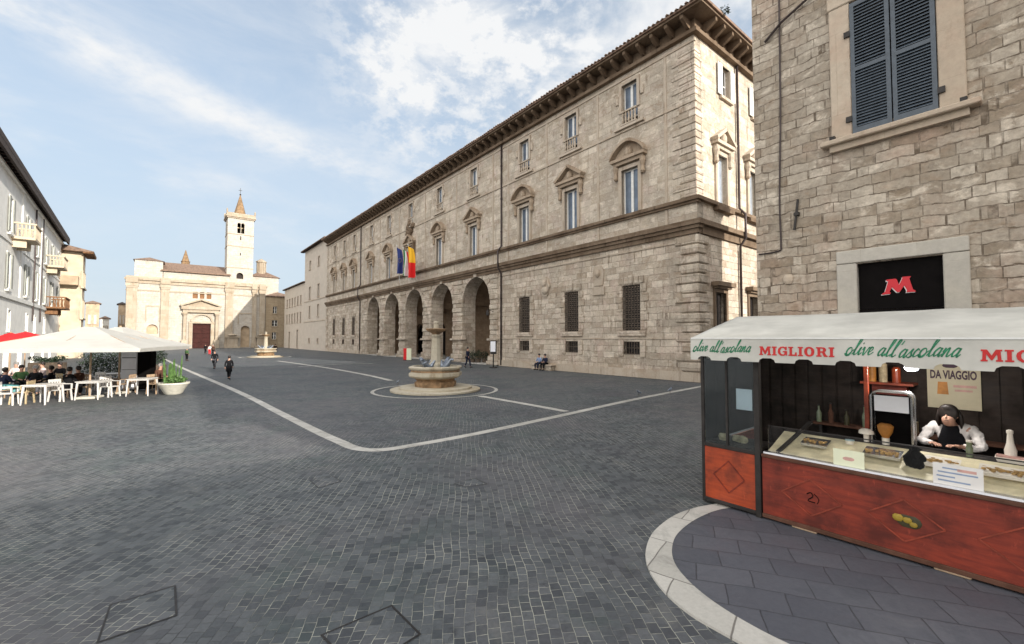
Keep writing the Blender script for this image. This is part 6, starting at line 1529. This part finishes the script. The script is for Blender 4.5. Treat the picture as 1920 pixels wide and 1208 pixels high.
# cabinets
q = at_depth(241, 700, 20.6)
t = thing('white_cabinet', 'tall white cabinet standing under the right parasol', 'cabinet', (q.x, q.y, 0), R(14)); m = MB(); m.cbox(-.31, .31, 0, .4, .08, 1.97, .015); m.build('body', M['white_panel'], t); m = MB(); m.box(-.28, .28, -.004, 0, 1.55, 1.59); m.box(-.28, .28, -.004, 0, 1.0, 1.02); m.build('seam', M['grey_cloth'], t); m = MB(); m.box(-.28, .28, .03, .37, 0, .08); m.build('plinth', M['black'], t)
q = at_depth(268, 700, 20.8)
t = thing('black_cabinet', 'tall black cabinet right beside the white one', 'cabinet', (q.x, q.y, 0), R(14)); m = MB(); m.cbox(-.32, .32, 0, .45, .06, 1.97, .015); m.build('body', M['black'], t); m = MB(); m.box(-.29, -.26, -.03, -.005, .9, 1.3); m.build('handle', M['iron'], t)
def hedge(px, py, w_, d_, z0, z1, label, n, seed, planter='iron_rust'):
    q = G(px, py); t = thing('hedge_planter', label, 'hedge', q, R(14), 'hedge planters round the cafe')
    m = MB(); m.cbox(-w_ / 2, w_ / 2, -d_ / 2, d_ / 2, 0, z0, .02); m.build('planter', M[planter], t)
    m = MB(); rn = random.Random(seed)
    for k in range(5): leaf_cloud(m, (-w_ * .36 + w_ * .18 * k, 0, (z0 + z1) / 2 + rn.uniform(-.05, .08)), w_ * .17 + .08, d_ * .6, (z1 - z0) * .55, n // 5, .07, rn)
    m.build('foliage', M['leaf_dark'], t)
hedge(194, 724, 2.0, .55, .4, 1.75, 'big dark green hedge between the parasols', 2600, 1)
hedge(88, 716, 1.6, .4, 1.1, 1.4, 'low dark hedge strip above the seated guests', 900, 2)
hedge(296, 712, .7, .4, .9, 1.8, 'small dark bush right of the black cabinet', 800, 3)
q = G(325, 739); t = thing('bowl_planter', 'round pale stone bowl with upright green plants at the terrace corner', 'planter', q, 0)
m = MB(); m.lathe([(.28, 0), (.34, .05), (.52, .38), (.60, .46), (.60, .52), (.54, .52), (.5, .46)], (0, 0, 0), 24); smooth_by(m.build('bowl', M['bowl'], t), 40)
m = MB(); m.lathe([(.5, .44), (.5, .47)], (0, 0, 0), 20); m.build('soil', M['soil'], t)
m = MB(); rn = random.Random(9)
for k in range(26):
    a_ = rn.uniform(0, 6.28); r_ = rn.uniform(0, .4); h_ = rn.uniform(.3, 1.05) * (1.15 - r_ * .6) if k % 3 else rn.uniform(.9, 1.3)
    bx__, by__ = r_ * math.cos(a_), r_ * math.sin(a_); m.tube([(bx__, by__, .45), (bx__ * 1.1, by__ * 1.1, .45 + h_ * .5), (bx__ * 1.25, by__ * 1.2, .45 + h_)], [.035, .04, .012], 5)
m.build('stems', M['leaf'], t)
m = MB(); leaf_cloud(m, (0.1, 0, .62), .45, .45, .18, 500, .08, rn); m.build('foliage', M['leaf'], t)
print('objects', len(bpy.data.objects))

m = MB(); rn = random.Random(21)
for x, y, n in ((X1 + 1.1, -1.2, 160), (X1 + 1.2, 1.2, 90)):
    leaf_cloud(m, (x, y, 21.25), .3, .25, .3, n, .1, rn)
m.build('weeds', M['leaf_dark'], pal)['kind'] = 'stuff'

# dark bottles and boxes on a ledge along the back of the stall
t = thing('back_ledge', 'dark ledge along the back wall inside the stall', 'shelf', ST.w(1.9, 1.95, 1.1), SA)
m = MB(); m.box(-1.8, 2.2, -.13, .14, 0, .03); m.build('board', M['brown_cloth'], t); m = MB(); m.box(-1.7, -1.66, -.1, .13, -1.0, -.002); m.box(2.0, 2.04, -.1, .13, -1.0, -.002); m.build('bracket', M['iron'], t)
for k, (x_, h_, mt, lab) in enumerate(((.18, .26, 'green_jar', 'greenish bottle at the left end of the back ledge'), (.34, .3, 'brown_cloth', 'brown bottle second from the left on the back ledge'), (.55, .22, 'olive_dark', 'short olive brown bottle third from the left on the back ledge'), (.78, .31, 'green_jar', 'tall greenish bottle beside the red post on the back ledge'), (2.72, .27, 'brown_cloth', 'brown bottle to the right of the vendor on the back ledge'), (2.9, .24, 'amber', 'amber bottle to the right of the vendor on the back ledge'))):
    b_ = thing('bottle', lab, 'bottle', ST.w(x_, 1.93, 1.131), SA, 'bottles on the back ledge')
    m = MB(); m.lathe([(.035, 0), (.038, h_ * .55), (.015, h_ * .75), (.015, h_)], (0, 0, 0), 12); smooth_by(m.build('glass', M[mt], b_), 50); m = MB(); m.lathe([(.018, h_), (.018, h_ + .02)], (0, 0, 0), 10); m.build('cap', M['iron'], b_)
for k, (x_, w__, h_, mt, lab) in enumerate(((1.28, .2, .16, 'tan', 'tan cardboard box beside the warmer on the back ledge'), (3.2, .22, .2, 'card_cream', 'cream cardboard box at the right on the back ledge'))):
    b_ = thing('cardboard_box', lab, 'box', ST.w(x_, 1.93, 1.131), SA)
    m = MB(); m.cbox(-w__ / 2, w__ / 2, -.09, .09, 0, h_, .004); m.build('carton', M[mt], b_); m = MB(); m.box(-.03, .03, -.092, .092, h_ - .001, h_ + .002); m.build('tape', M['amber'], b_)
